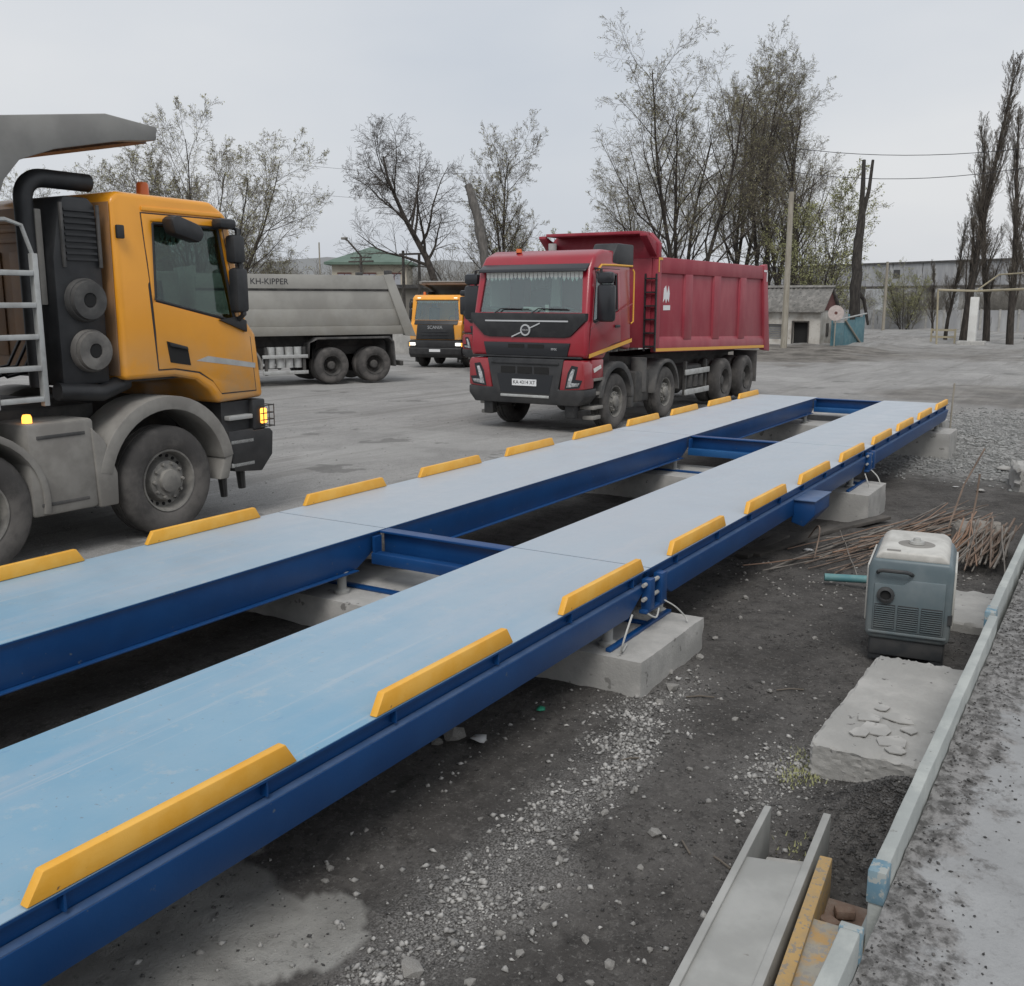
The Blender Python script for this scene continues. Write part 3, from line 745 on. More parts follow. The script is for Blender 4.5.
def tipper_body(root, x0, x1, z0, z1, m, ribs, hw=1.24, rail=.26, stripe=True, canopy=None, front_slope=.06, rearcut=0, drop=0):
    bd = obj('tipper_body', MB().box(x1 + .05, x0 - .05, -hw + .20, hw - .20, z0 + .02, z0 + .12), m, root)
    for s in (-1, 1):
        a, b_ = sorted((s * (hw - .10), s * (hw - .05)))
        obj('side_wall', MB().prism([(x0, z0 + .02), (x0 - front_slope, z1 - .02), (x1 + rearcut, z1 - .02), (x1, z0 + .02)], a, b_), m, bd, .004)
        a, b_ = sorted((s * (hw - .11), s * hw))
        obj('top_rail', MB().box(x1 + .01 + rearcut, x0 - front_slope, a, b_, z1 - rail, z1), m, bd, .02)
        # ledge: slanted lower rail
        lo = [(s * (hw - .12), z0 - .06), (s * hw, z0 - .06), (s * hw, z0 + .15), (s * (hw - .05), z0 + .26), (s * (hw - .12), z0 + .26)]
        obj('bottom_rail', MB().prism(lo, x1 + .05, x0, 'x'), m, bd, .012)
        for rx_, rw in ribs:
            p = [(rx_ - rw / 2 - .03, s * (hw - .05)), (rx_ - rw / 2, s * (hw - .004)), (rx_ + rw / 2, s * (hw - .004)), (rx_ + rw / 2 + .03, s * (hw - .05))]
            obj('rib', MB().prism(p, z0 + .2, z1 - rail + .01, 'z'), m, bd, .008)
        if stripe: obj('reflective_stripe', MB().box(x1 + .06, x0 - .01, *sorted((s * hw, s * (hw + .004))), z0 - .045, z0 + .02), 'stripe', bd)
        obj('rear_post', MB().prism([(x1 - .16, z0 - .14), (x1 + .30, z0 - .10), (x1 + .30 + rearcut, z1 + .02), (x1 + .02 + rearcut, z1 + .06), (x1 - .02 + rearcut, z1 - .02)], *sorted((s * (hw - .13), s * (hw + .012)))), m, bd, .015)
        obj('front_post', MB().prism([(x0 - .16, z0 + .02), (x0 + .01, z0 + .02), (x0 - front_slope + .01, z1 - .01), (x0 - front_slope - .16, z1 - .01)], *sorted((s * (hw - .13), s * (hw + .008)))), m, bd, .012)
    obj('front_wall', MB().prism([(x0 - .06, z0 + .02), (x0 + .02, z0 + .02), (x0 - front_slope + .02, z1), (x0 - front_slope - .06, z1)], -hw + .135, hw - .135), m, bd, .01)
    tg_ = obj('tailgate', MB().prism([(x1 + .02, z0 + .02), (x1 + .10, z0 + .02), (x1 + .10 + rearcut, z1 - .04), (x1 + .02 + rearcut, z1 - .04)], -hw + .135, hw - .135), m, bd, .01)
    if drop:                       # the floor falls towards the tail
        zm = z0 + .6
        for ch in [bd] + list(bd.children):
            for v in ch.data.vertices:
                if v.co.z < zm: v.co.z -= drop * max(0, (x0 - v.co.x) / (x0 - x1))
    return bd

# ---- yellow cab-over tipper
SC_PROF = [(-.42, 1.52), (-.42, 3.12), (-.34, 3.20), (.74, 3.19), (.90, 3.10), (.965, 2.98), (1.10, 2.04), (1.22, 1.90), (1.29, 1.24), (.66, 1.22), (.56, 1.36), (.40, 1.47), (.15, 1.52)]
SC_IN = [(-.36, 1.60), (-.36, 3.10), (.80, 3.09), (.90, 2.96), (1.03, 2.04), (1.10, 1.86), (1.12, 1.62)]
SC_WIN = [(.02, 2.94), (.80, 2.94), (.93, 2.06), (.86, 2.045), (-.02, 2.24)]
SC_WS = [(-1.06, 2.10), (1.06, 2.10), (1.00, 2.95), (-1.00, 2.95)]
def build_yellow():
    r = thing('tipper_truck', 'x', 'truck', group='parked tipper trucks')
    cb = cab(r, SC_PROF, SC_IN, SC_WIN, SC_WS, 'cabyellow')
    obj('rear_wall', MB().box(-.435, -.424, -1.16, 1.16, 1.56, 3.10), 'cabrear', r, .003)
    for z in (2.98, 2.90, 2.80): obj('rear_rib', MB().box(-.452, -.436, -1.0, .9, z - .02, z + .02), 'cabrear', r, .006)
    for y0 in (-.95, -.2, .5): obj('rear_rib', MB().box(-.450, -.436, y0, y0 + .55, 1.7, 2.7), 'cabrear', r, .007)
    obj('floor_pan', MB().box(-.38, 1.18, -1.15, 1.15, 1.50, 1.595), 'chassis', r)
    windscreen(r, SC_PROF, SC_WS)
    for s in (-1, 1):
        obj('drip_rail', taper(MB().prism([(-.10, 3.045), (.84, 3.045), (.90, 3.0), (.92, 3.02), (.86, 3.085), (-.10, 3.085)], *sorted((s * 1.215, s * 1.236))).mesh('drip_rail', .006), 2.05, .035), 'cabyellow', r)
        obj('side_lamp', MB().box(-.42, -.34, *sorted((s * 1.215, s * 1.25)), 2.78, 2.90), 'blackplastic', r, .012)
        obj('dust_band', MB().prism([(.40, 1.66), (1.17, 1.55), (1.175, 1.60), (.55, 1.70)], *sorted((s * 1.2285, s * 1.2305))), 'alu', r)
        door = [(-.10, 3.02), (.84, 3.02), (.99, 2.02), (1.12, 1.88), (1.17, 1.32), (.70, 1.32), (.60, 1.45), (.44, 1.55), (.15, 1.60), (-.04, 1.60)]
        big = [(SC_WIN[0][0] - .03, 2.96), (SC_WIN[1][0] + .015, 2.96), (.95, 2.045), (.86, 2.02), (-.06, 2.22)]
        me = cut(sidepanel(door, s, 1.208, .020).mesh('d', .006, 2), MB().prism(big, -2, 2).mesh('x')); taper(me, 2.05, .035)
        d = obj('door', me, 'cabyellow', r)
        cxd, czd = .5, 2.2
        sm = cut(sidepanel([(x + .011 * (1 if x > cxd else -1), z + .011 * (1 if z > czd else -1)) for x, z in door], s, 1.2192, .003).mesh('d'), MB().prism([(x * 1.0, z) for x, z in big], -2, 2).mesh('x')); taper(sm, 2.05, .035); obj('door_seal', sm, 'ink', d)
        gm_ = sidepanel(SC_WIN, s, 1.185, .006).mesh('window'); taper(gm_, 2.05, .035); obj('window', gm_, 'glass', d)
        fr = MB()
        P = SC_WIN
        for i in range(5):
            a, b_ = P[i], P[(i + 1) % 5]; fr.tube([(a[0], s * 1.213, a[1]), (b_[0], s * 1.213, b_[1])], .016, 6)
        fm = fr.mesh('window_frame'); taper(fm, 2.05, .035); obj('window_frame', fm, 'blackplastic', d)
        obj('handle_recess', sidepanel([(.06, 1.86), (.30, 1.80), (.33, 1.62), (.09, 1.66)], s, 1.226, .006), 'darkvoid', d)
        obj('handle', sidepanel([(.08, 1.85), (.29, 1.80), (.30, 1.77), (.09, 1.81)], s, 1.234, .014), 'blackplastic', d, .004)
        # mirrors on a folded arm at the front pillar
        mr = obj('mirror', MB().box(.86, 1.02, *sorted((s * 1.22, s * 1.36)), 2.12, 2.56), 'blackplastic', r, .04)
        obj('mirror_wide', MB().box(.84, 1.0, *sorted((s * 1.22, s * 1.36)), 2.60, 2.88), 'blackplastic', mr, .04)
        obj('mirror_arm', MB().tube([(.86, s * 1.16, 2.98), (.95, s * 1.30, 2.93), (.96, s * 1.32, 2.1), (.96, s * 1.2, 2.02)], .03, 8), 'blackplastic', mr)
        obj('mirror_cap', MB().box(.70, .92, *sorted((s * 1.19, s * 1.34)), 2.93, 3.03), 'blackplastic', mr, .04)
        obj('kerb_mirror', MB().prism([(.06, 2.98), (.10, 2.84), (.40, 2.77), (.46, 2.85), (.42, 2.94), (.14, 3.02)], *sorted((s * 1.23, s * 1.40))), 'blackplastic', mr, .04)
        obj('mirror_foot', MB().prism([(.70, 2.05), (1.06, 1.92), (1.06, 2.04), (.95, 2.08)], *sorted((s * 1.225, s * 1.26))), 'blackplastic', mr, .01)
        # wing corner panel and grey wheel arch
        fender(r, 0, s, 'fender', .67, .80, 10, 168, .78, 1.262)
        obj('mud_panel', MB().prism([(-.80, .41), (-.61, .41), (-.60, .70), (-.72, 1.02), (-.84, 1.14)], *sorted((s * .80, s * 1.258))), 'fender', r, .015)
        obj('mud_panel', MB().prism([(.60, .45), (.72, .45), (.80, .72), (.70, .72)], *sorted((s * .82, s * 1.25))), 'fender', r, .012)
        for k, z in enumerate((.56, .80, 1.05)):
            obj('step', MB().box(.78, 1.10, *sorted((s * .95, s * 1.235)), z - .02, z + .025), 'alu', r, .006)
        obj('tow_pin', MB().tube([(.80, s * 1.05, .50), (.82, s * 1.05, .22)], [.05, .035], 8), 'blackplastic', r)
        obj('tow_pin', MB().tube([(1.1, s * 1.0, .50), (1.12, s * 1.0, .26)], [.05, .04], 8), 'blackplastic', r)
    # bumper, grille, lamps
    bp = obj('bumper', MB().prism([(.82, .50), (1.20, .46), (1.36, .62), (1.38, .86), (1.34, .90), (1.10, .90), (1.10, .92), (.76, .92), (.76, .70)], -1.235, 1.235), 'blackplastic', r, .03)
    obj('bumper_upper', MB().box(1.12, 1.30, -1.22, 1.22, .90, 1.22), 'blackplastic', r, .02)
    obj('step_well', MB().box(.74, 1.12, -1.16, 1.16, .92, 1.215), 'blackplastic', r)
    obj('grille', MB().prism([(-.92, 1.26), (.92, 1.26), (.84, 1.90), (-.84, 1.90)], 1.20, 1.315, 'x'), 'blackplastic', r, .02)
    obj('scuttle', MB().prism([(1.08, 2.09), (1.125, 2.09), (1.245, 1.91), (1.16, 1.91)], -1.02, 1.02), 'blackplastic', r, .008)
    for z in (1.34, 1.46, 1.58): obj('grille_slat', MB().box(1.316, 1.33, -.62, .62, z - .02, z + .02), 'blackgloss', r, .005)
    tm = text_mesh('SCANIA', .20); xform(tm, Matrix.Translation((1.322, 0, 1.78)) @ Matrix.Rotation(math.pi / 2, 4, 'Z') @ Matrix.Rotation(math.pi / 2, 4, 'X')); obj('lettering', tm, 'chrome', r)
    obj('number_plate', MB().box(1.382, 1.392, -.26, .26, .72, .84), 'plate', bp)
    for s in (-1, 1):
        hl = obj('headlight', MB().box(1.20, 1.34, *sorted((s * .94, s * 1.20)), .98, 1.12), 'headlit', r, .03)
        obj('indicator', MB().box(1.22, 1.30, *sorted((s * 1.20, s * 1.245)), .96, 1.12), 'ambermlit', hl, .015)
        gd = MB()
        for z in (.93, 1.0, 1.07, 1.15): gd.tube([(1.18, s * 1.27, z), (1.37, s * 1.27, z), (1.38, s * .86, z)], .006, 5)
        for x in (1.22, 1.30, 1.37): gd.tube([(x, s * 1.27, .92), (x, s * 1.27, 1.16)], .006, 5)
        obj('lamp_guard', gd, 'chassis', hl)
        obj('roof_lamp', MB().box(.93, .99, *sorted((s * .78, s * .94)), 3.03, 3.07), 'headlit', r, .01)
    obj('roof_visor', MB().prism([(.90, 3.06), (1.03, 2.96), (1.05, 2.99), (.92, 3.11)], -1.02, 1.02), 'cabyellow', r, .01)
    bc = obj('beacon', MB().lathe([(0, .13), (.045, .13), (.055, .11), (.06, 0), (0, 0)], (.12, -.95, 3.195), 16, 'z'), 'beacon', r)
    seats(r); steering(r, .62, .62)
    obj('dashboard', MB().prism([(.72, 1.62), (1.08, 1.62), (1.05, 1.98), (.80, 2.05)], -1.14, 1.14), 'interior', r, .03)
    obj('far_door_trim', MB().box(-.30, .12, 1.10, 1.15, 1.65, 2.55), 'cabyellow', r)
    obj('jacket', MB().prism([(.14, 1.92), (.42, 1.92), (.30, 2.5), (.14, 2.52)], .55, .85), 'redvest', r, .05)
    fringe(r, -1.10, .10, .84, 2.92, 12, .16, 'x'); fringe(r, 1.10, .10, .84, 2.92, 12, .16, 'x'); fringe(r, .86, -1.0, 1.0, 2.95, 22, .13)
    # side gear behind the cab (both sides alike)
    for s in (-1,):
        it = obj('air_intake', MB().prism([(-.98, 1.50), (-.50, 1.50), (-.50, 2.50), (-.53, 3.06), (-.60, 3.12), (-.84, 3.12), (-.90, 3.0), (-.98, 2.6)], *sorted((s * .62, s * 1.12))), 'blackplastic', r, .03)
        for k in range(9):
            obj('intake_louvre', MB().box(-.86, -.56, *sorted((s * 1.121, s * 1.14)), 2.58 + k * .052, 2.60 + k * .052), 'blackplastic', it)
        obj('intake_frame', MB().box(-.90, -.875, *sorted((s * 1.121, s * 1.15)), 2.52, 3.06).box(-.54, -.515, *sorted((s * 1.121, s * 1.15)), 2.52, 3.06), 'fenderblack', it, .004)
        for cx_, cz_ in ((-.72, 2.24), (-.70, 1.80)):
            fl = obj('air_filter', MB().lathe([(0, -.40), (.19, -.40), (.19, -.04), (.18, -.02), (.172, -.02), (.165, .02), (.10, .03), (.066, .02), (.060, -.01), (0, -.02)], (cx_, s * 1.20, cz_), 28) if s > 0 else
                     MB().lathe([(0, .40), (.19, .40), (.19, .04), (.18, .02), (.172, .02), (.165, -.02), (.10, -.03), (.066, -.02), (.060, .01), (0, .02)], (cx_, s * 1.20, cz_), 28), 'canisterdark' if cz_ > 2 else 'canister', r)
            obj('filter_core', MB().lathe([(0, 0), (.058, 0), (.058, .02)], (cx_, s * 1.212, cz_), 16), 'darkvoid', fl)
        ex = [(-1.10, s * .95, 1.5), (-1.10, s * .95, 3.02)] + [(-.92 - .18 * math.cos(q), s * .95, 3.08 + .18 * math.sin(q)) for q in np.linspace(.1, 1.5, 8)] + [(-.88, s * .95, 3.262), (-.46, s * .95, 3.262)]
        e = obj('exhaust_pipe', MB().tube(ex, .078, 16), 'blackplastic', r)
        obj('pipe_mouth', MB().lathe([(0, 0), (.066, 0)], (-.455, s * .95, 3.262), 16, 'x'), 'darkvoid', e)
        obj('heat_shield', MB().box(-1.05, -.99, *sorted((s * .9, s * 1.02)), 2.2, 3.0), 'fender', r, .01)
        obj('duct', MB().tube([(-1.02, s * 1.08, 1.46), (-.6, s * 1.1, 1.42), (-.3, s * 1.05, 1.5)], .08, 10), 'blackplastic', r)
    for s in (-1, 1):
        bx = obj('battery_box', MB().box(-1.44, -.80, *sorted((s * .72, s * 1.24)), .42, 1.22), 'fender', r, .035)
        for z in (.52, 1.10): obj('groove', MB().box(-1.36, -.90, *sorted((s * 1.236, s * 1.247)), z - .015, z + .015), 'fenderblack', bx, .004)
        mk = obj('side_marker', MB().lathe([(0, .075), (.03, .07), (.04, .045), (.04, 0)], (-1.36, s * 1.13, 1.222), 12, 'z'), 'ambermlit', bx)
        fender(r, -1.94, s, 'fender', .60, .66, -10, 190)
    for k in range(5):
        x_ = -.60 - .12 * k; y_ = -.30 + .14 * k
        obj('hose', MB().tube([(-.45, y_, 1.9), (-.65, y_ - .05, 1.62), (-.95, y_ + .05, 1.55), (-1.25, y_ + .02, 1.8), (-1.5, y_, 1.7)], .018, 6), 'blackgloss', r)
    obj('catwalk', MB().box(-1.5, -.44, -.75, .75, 1.12, 1.30), 'chassis', r, .02)
    obj('gearbox', MB().box(-1.3, .4, -.38, .38, .55, 1.3), 'chassis', r, .06)
    for s in (-1, 1):
        wheel(r, 0, s, False); wheel(r, -1.94, s, False); wheel(r, -4.9, s, True); wheel(r, -6.27, s, True)
    chassis(r, 1.1, -7.2, [(0, 0), (-1.94, 0), (-4.9, 1), (-6.27, 1)])
    ladder(r, -1.66, -1.22, -1.20, [1.42, 1.68, 1.94, 2.20, 2.46], 2.62)
    obj('ladder_hoop', MB().tube([(-1.22, -1.20, 2.60), (-1.30, -1.20, 2.84), (-1.44, -1.20, 2.88), (-1.66, -1.20, 2.86)], .018, 7), 'alu', r)
    bd = tipper_body(r, -1.74, -7.4, 1.42, 3.15, 'bodydark', [(x, .12) for x in (-2.6, -3.6, -4.6, -5.6, -6.6)], stripe=False)
    side = [(-1.78, 3.1), (-1.70, 2.7), (-1.52, 2.95), (-1.43, 3.18), (-1.28, 3.35), (-.96, 3.47), (-.30, 3.62), (.08, 3.67), (.10, 3.79), (-.44, 3.83), (-1.44, 3.67), (-1.78, 3.60)]
    cn = obj('cab_guard', MB().prism([(-1.78, 3.2), (-1.66, 3.2), (-1.50, 3.42), (-1.0, 3.58), (.06, 3.72), (.10, 3.78), (-.44, 3.82), (-1.44, 3.66), (-1.78, 3.59)], -1.10, 1.10), 'bodydark', bd, .01)
    for s in (-1, 1): obj('guard_gusset', MB().prism(side, *sorted((s * 1.102, s * 1.235))), 'bodydark', cn, .012)
    obj('guard_lip', MB().box(-.05, .085, -1.09, 1.09, 3.655, 3.70), 'brickdull', cn)
    return r

# ---- red cab-over tipper
RD_PROF = [(-.46, 1.48), (-.46, 3.06), (-.34, 3.20), (.10, 3.32), (.70, 3.33), (1.02, 3.22), (1.20, 2.98), (1.36, 2.16), (1.42, 2.02), (1.45, 1.40), (.70, 1.34), (.60, 1.44), (.38, 1.52), (0, 1.55)]
RD_IN = [(-.40, 1.62), (-.40, 3.0), (.85, 3.08), (1.12, 2.94), (1.28, 2.16), (1.32, 2.0), (1.34, 1.62)]
RD_WIN = [(.17, 2.88), (1.00, 2.92), (1.17, 2.06), (1.10, 2.03), (.17, 2.24)]
RD_WS = [(-1.10, 2.20), (1.10, 2.20), (1.06, 2.98), (-1.06, 2.98)]
def build_red():
    r = thing('tipper_truck', 'x', 'truck', group='parked tipper trucks')
    cab(r, RD_PROF, RD_IN, RD_WIN, RD_WS, 'cabred', 1.23, .07)
    obj('floor_pan', MB().box(-.4, 1.34, -1.15, 1.15, 1.50, 1.615), 'chassis', r)
    windscreen(r, RD_PROF, RD_WS)
    fx = 1.455
    for s in (-1, 1):
        door = [(.05, 2.98), (1.02, 2.98), (1.22, 2.05), (1.26, 1.95), (1.32, 1.48), (.74, 1.44), (.62, 1.55), (.40, 1.62), (.02, 1.66)]
        big = [(.14, 2.91), (1.02, 2.95), (1.20, 2.05), (1.10, 2.00), (.14, 2.21)]
        me = cut(sidepanel(door, s, 1.218, .020).mesh('d', .006, 2), MB().prism(big, -2, 2).mesh('x')); taper(me, 2.05, .035)
        d = obj('door', me, 'cabred', r)
        cxd, czd = .6, 2.2
        sm = cut(sidepanel([(x + .011 * (1 if x > cxd else -1), z + .011 * (1 if z > czd else -1)) for x, z in door], s, 1.2292, .003).mesh('d'), MB().prism([(x * 1.0, z) for x, z in big], -2, 2).mesh('x')); taper(sm, 2.05, .035); obj('door_seal', sm, 'ink', d)
        gm_ = sidepanel(RD_WIN, s, 1.195, .006).mesh('window'); taper(gm_, 2.05, .035); obj('window', gm_, 'glass', d)
        fr = MB()
        for i in range(5):
            a, b_ = RD_WIN[i], RD_WIN[(i + 1) % 5]; fr.tube([(a[0], s * 1.223, a[1]), (b_[0], s * 1.223, b_[1])], .02, 6)
        fm = fr.mesh('window_frame'); taper(fm, 2.05, .035); obj('window_frame', fm, 'blackplastic', d)
        obj('handle', MB().box(.10, .30, *sorted((s * 1.236, s * 1.262)), 1.92, 1.97), 'blackplastic', d, .01)
        # pale waist line under the window and orange reflective stripe
        obj('waist_line', MB().prism([(1.30, 1.92), (1.30, 1.94), (-.44, 2.37), (-.44, 2.35)], *sorted((s * 1.240, s * 1.245))), 'cabred', r)
        obj('reflective_stripe', MB().prism([(1.34, 1.40), (1.33, 1.47), (-.45, 1.70), (-.45, 1.63)], *sorted((s * 1.2405, s * 1.246))), 'stripe', r)
        obj('roof_stripe', MB().tube([(.95, s * 1.20, 2.96), (.80, s * 1.19, 3.05), (.3, s * 1.19, 3.06), (-.52, s * 1.19, 3.06)], .022, 6), 'stripe', r)
        obj('grab_rail', MB().tube([(-.48, s * 1.22, 3.0), (-.50, s * 1.24, 2.95), (-.50, s * 1.24, 2.02), (-.44, s * 1.22, 1.98)], .016, 6), 'stripe', r)
        mr = obj('mirror', MB().box(.98, 1.14, *sorted((s * 1.26, s * 1.60)), 2.04, 2.70), 'blackgloss', r, .06)
        obj('mirror_wide', MB().box(1.0, 1.16, *sorted((s * 1.26, s * 1.58)), 2.71, 2.92), 'blackgloss', mr, .06)
        obj('mirror_arm', MB().tube([(1.08, s * 1.2, 2.98), (1.10, s * 1.34, 2.97), (1.10, s * 1.34, 2.08), (1.12, s * 1.22, 2.05)], .025, 7), 'blackplastic', mr)
        fender(r, .16, s, 'fenderblack', .62, .74, 8, 178, .80, 1.262)
        obj('mud_panel', MB().box(-.60, -.47, *sorted((s * .82, s * 1.25)), .36, .60), 'fenderblack', r, .02)
        fender(r, -2.26, s, 'fenderblack', .60, .67, 0, 180, .80, 1.25)
        # steps below the door
        for z in (.48, .74, 1.0): obj('step', MB().box(.72, 1.12, *sorted((s * .95, s * 1.235)), z - .03, z + .03), 'fender', r, .01)
        obj('step_back', MB().box(.70, 1.15, *sorted((s * .80, s * .94)), .42, 1.36), 'blackplastic', r)
        obj('foot_step', MB().box(.78, 1.10, *sorted((s * 1.0, s * 1.22)), .26, .33), 'fender', r, .01)
        # red bumper corner with a V shaped lamp
        cn = obj('bumper_corner', MB().prism([(s * .80, 1.36), (s * 1.20, 1.36), (s * 1.235, 1.28), (s * 1.235, .84), (s * .72, .80)], 1.10, fx + .045, 'x'), 'cabred', r, .035)
        obj('side_corner', MB().box(.74, 1.20, *sorted((s * 1.0, s * 1.238)), 1.02, 1.36), 'cabred', r, .02)
        hl = [(s * .88, .87), (s * 1.11, .90), (s * 1.15, .96), (s * .98, .955), (s * 1.05, 1.20), (s * 1.00, 1.21), (s * .94, 1.10)]
        h = obj('headlight', MB().prism(hl, fx + .046, fx + .060, 'x'), 'lamp', cn, .004)
        obj('headlight_housing', MB().prism([(s * .84, .84), (s * 1.14, .87), (s * 1.20, 1.01), (s * 1.06, 1.02), (s * 1.11, 1.25), (s * .98, 1.27), (s * .90, 1.13)], fx + .0452, fx + .0495, 'x'), 'blackgloss', cn)
        obj('side_lamp', MB().prism([(1.16, 1.20), (.86, 1.26), (.84, 1.20), (1.12, 1.13)], *sorted((s * 1.2385, s * 1.246))), 'white', r)
        obj('tow_foot', MB().box(1.22, 1.38, *sorted((s * .78, s * .98)), .30, .56), 'blackplastic', r, .02)
    # black nose panel, slot grille, bumper
    ps = [(-1.21, 2.19), (1.21, 2.19), (1.22, 2.06), (.92, 1.78), (.80, 1.755), (-.80, 1.755), (-.92, 1.78), (-1.22, 2.06)]
    obj('nose_panel', MB().prism(ps, 1.25, fx + .012, 'x'), 'blackplastic', r, .012)
    obj('chrome_line', MB().box(fx + .013, fx + .024, -.88, .88, 2.035, 2.062), 'chrome', r)
    em = MB().lathe([(.105, 0), (.105, .025), (.078, .025), (.078, 0)], (fx + .013, 0, 1.885), 28, 'x')
    eb = obj('emblem_ring', em, 'chrome', r)
    obj('emblem_centre', MB().lathe([(0, .016), (.077, .016), (.077, 0)], (fx + .013, 0, 1.885), 24, 'x'), 'ink', eb)
    for a, b_ in ((.092, .30), (-.092, -.30)):
        obj('emblem_bar', MB().prism([(a, 1.885 + a * .42 - .012), (b_, 1.885 + b_ * .42 - .012), (b_, 1.885 + b_ * .42 + .012), (a, 1.885 + a * .42 + .012)], fx + .013, fx + .026, 'x'), 'chrome', eb)
    tm = text_mesh('VOLVO', .042); xform(tm, Matrix.Translation((fx + .030, 0, 1.885)) @ Matrix.Rotation(math.pi / 2, 4, 'Z') @ Matrix.Rotation(math.pi / 2, 4, 'X')); obj('lettering', tm, 'chrome', eb)
    tm = text_mesh('FMX', .062); xform(tm, Matrix.Translation((fx + .026, .60, 1.545)) @ Matrix.Rotation(math.pi / 2, 4, 'Z') @ Matrix.Rotation(math.pi / 2, 4, 'X')); obj('model_lettering', tm, 'chrome', r)
    obj('upper_grille', MB().prism([(-.92, 1.66), (.92, 1.66), (.86, 1.42), (-.86, 1.42)], 1.2, fx + .020, 'x'), 'blackgloss', r, .01)
    for y in (-.2, .22): obj('grille_slot', MB().box(fx + .0205, fx + .028, y - .17, y + .17, 1.56, 1.63), 'darkvoid', r)
    obj('lip', MB().box(1.2, fx + .03, -1.15, 1.15, 1.385, 1.418), 'blackplastic', r, .006)
    bp = obj('bumper', MB().prism([(-.82, 1.375), (.82, 1.375), (.70, .82), (1.235, .84), (1.235, .70), (1.10, .54), (-1.10, .54), (-1.235, .70), (-1.235, .84), (-.70, .82)], 1.0, fx + .05, 'x'), 'blackplastic', r, .02)
    obj('bumper_recess', MB().prism([(-.60, 1.08), (.60, 1.08), (.52, .74), (-.52, .74)], fx + .051, fx + .056, 'x'), 'blackgloss', bp)
    for y in (-.36, 0, .36): obj('grille_slot', MB().box(fx + .0565, fx + .062, y - .15, y + .15, 1.10, 1.22), 'darkvoid', bp)
    obj('bumper_bar', MB().box(fx + .051, fx + .075, -.72, .72, 1.27, 1.31), 'blackplastic', bp, .006)
    pl = obj('number_plate', MB().box(fx + .060, fx + .072, -.26, .26, .87, .99), 'plate', bp)
    tm = text_mesh('KA 4314 XT', .092, .002); xform(tm, Matrix.Translation((fx + .073, 0, .93)) @ Matrix.Rotation(math.pi / 2, 4, 'Z') @ Matrix.Rotation(math.pi / 2, 4, 'X')); obj('plate_lettering', tm, 'ink', pl)
    obj('skid_bar', MB().box(fx - .02, fx + .066, -.52, .52, .655, .705), 'alu', bp, .01)
    obj('sun_visor', MB().prism([(1.0, 3.14), (1.30, 2.98), (1.33, 2.93), (1.30, 2.92), (1.10, 3.02)], -1.13, 1.13), 'blackgloss', r, .012)
    obj('roof_intake', MB().prism([(-.56, 3.02), (.34, 3.10), (.32, 3.24), (.14, 3.46), (-.56, 3.46)], .70, 1.20), 'blackplastic', r, .03)
    obj('beacon', MB().lathe([(0, .07), (.05, .07), (.06, 0), (0, 0)], (.80, -.55, 3.30), 14, 'z'), 'beacon', r)
    obj('exhaust_stack', MB().tube([(-.85, -.75, 1.2), (-.85, -.75, 3.55)], .085, 12), 'alu', r)
    seats(r); steering(r, .86, .60)
    obj('dashboard', MB().prism([(.92, 1.62), (1.30, 1.62), (1.28, 2.16), (1.0, 2.22)], -1.14, 1.14), 'interior', r, .03)
    obj('papers', MB().prism([(-.25, 2.24), (.15, 2.24), (.10, 2.29), (-.2, 2.30)], 1.08, 1.2, 'x'), 'white', r)
    obj('sun_shade', MB().box(-.36, -.34, -.95, -.25, 1.9, 2.9), 'interiorlight', r)
    obj('door_curtain', MB().box(.20, .9, -1.14, -1.12, 2.3, 2.9), 'curtain', r)
    obj('centre_curtain', MB().prism([(-.12, 2.3), (.10, 2.3), (.06, 2.9), (-.08, 2.9)], .30, .34, 'x'), 'curtain', r)
    obj('cup', MB().lathe([(0, .14), (.04, .14), (.035, 0), (0, 0)], (1.12, .25, 2.20), 12, 'z'), 'white', r)
    fringe(r, 1.20, -1.03, 1.03, 2.955, 24, .19)
    for s in (-.75, .05): obj('wiper', MB().tube([(1.40, s, 2.17), (1.36, s + .15, 2.27), (1.35, s + .75, 2.26)], .012, 5), 'blackplastic', r)
    # chassis gear
    for s in (-1, 1):
        wheel(r, .16, s, False); wheel(r, -2.24, s, False); wheel(r, -5.85, s, True); wheel(r, -7.45, s, True)
        sg = obj('side_guard', MB().box(-4.85, -3.40, *sorted((s * 1.17, s * 1.21)), .80, .92), 'alu', r, .008)
        obj('side_guard_bar', MB().box(-4.85, -3.40, *sorted((s * 1.17, s * 1.21)), .36, .48), 'alu', sg, .008)
        obj('guard_post', MB().box(-3.55, -3.47, *sorted((s * 1.10, s * 1.168)), .34, 1.1).box(-4.78, -4.70, *sorted((s * 1.10, s * 1.168)), .34, 1.1), 'chassis', sg)
        obj('fuel_tank', MB().box(-4.70, -3.55, *sorted((s * .55, s * 1.09)), .45, 1.0), 'chassis', r, .08)
        for q in range(3): obj('air_tank', MB().tube([(-3.75 - .32 * q, s * 1.12, .52), (-3.75 - .32 * q, s * 1.12, .78)], .10, 10), 'chassis', r)
        obj('valve_box', MB().box(-1.62, -.95, *sorted((s * .6, s * 1.12)), .40, 1.02), 'chassis', r, .05)
        obj('muffler', MB().tube([(-1.35, s * 1.0, .60), (-1.35, s * 1.0, 1.28)], .16, 12), 'fenderblack', r)
        obj('rear_mudguard', MB().box(-8.25, -8.20, *sorted((s * .6, s * 1.22)), .35, 1.15), 'fenderblack', r)
    obj('rear_underrun', MB().box(-8.65, -8.52, -1.1, 1.1, .42, .56), 'chassis', r, .02)
    obj('gearbox', MB().box(-1.3, .6, -.38, .38, .55, 1.4), 'chassis', r, .06)
    obj('subframe', MB().box(-8.4, -1.7, -.55, .55, 1.1, 1.27), 'chassis', r)
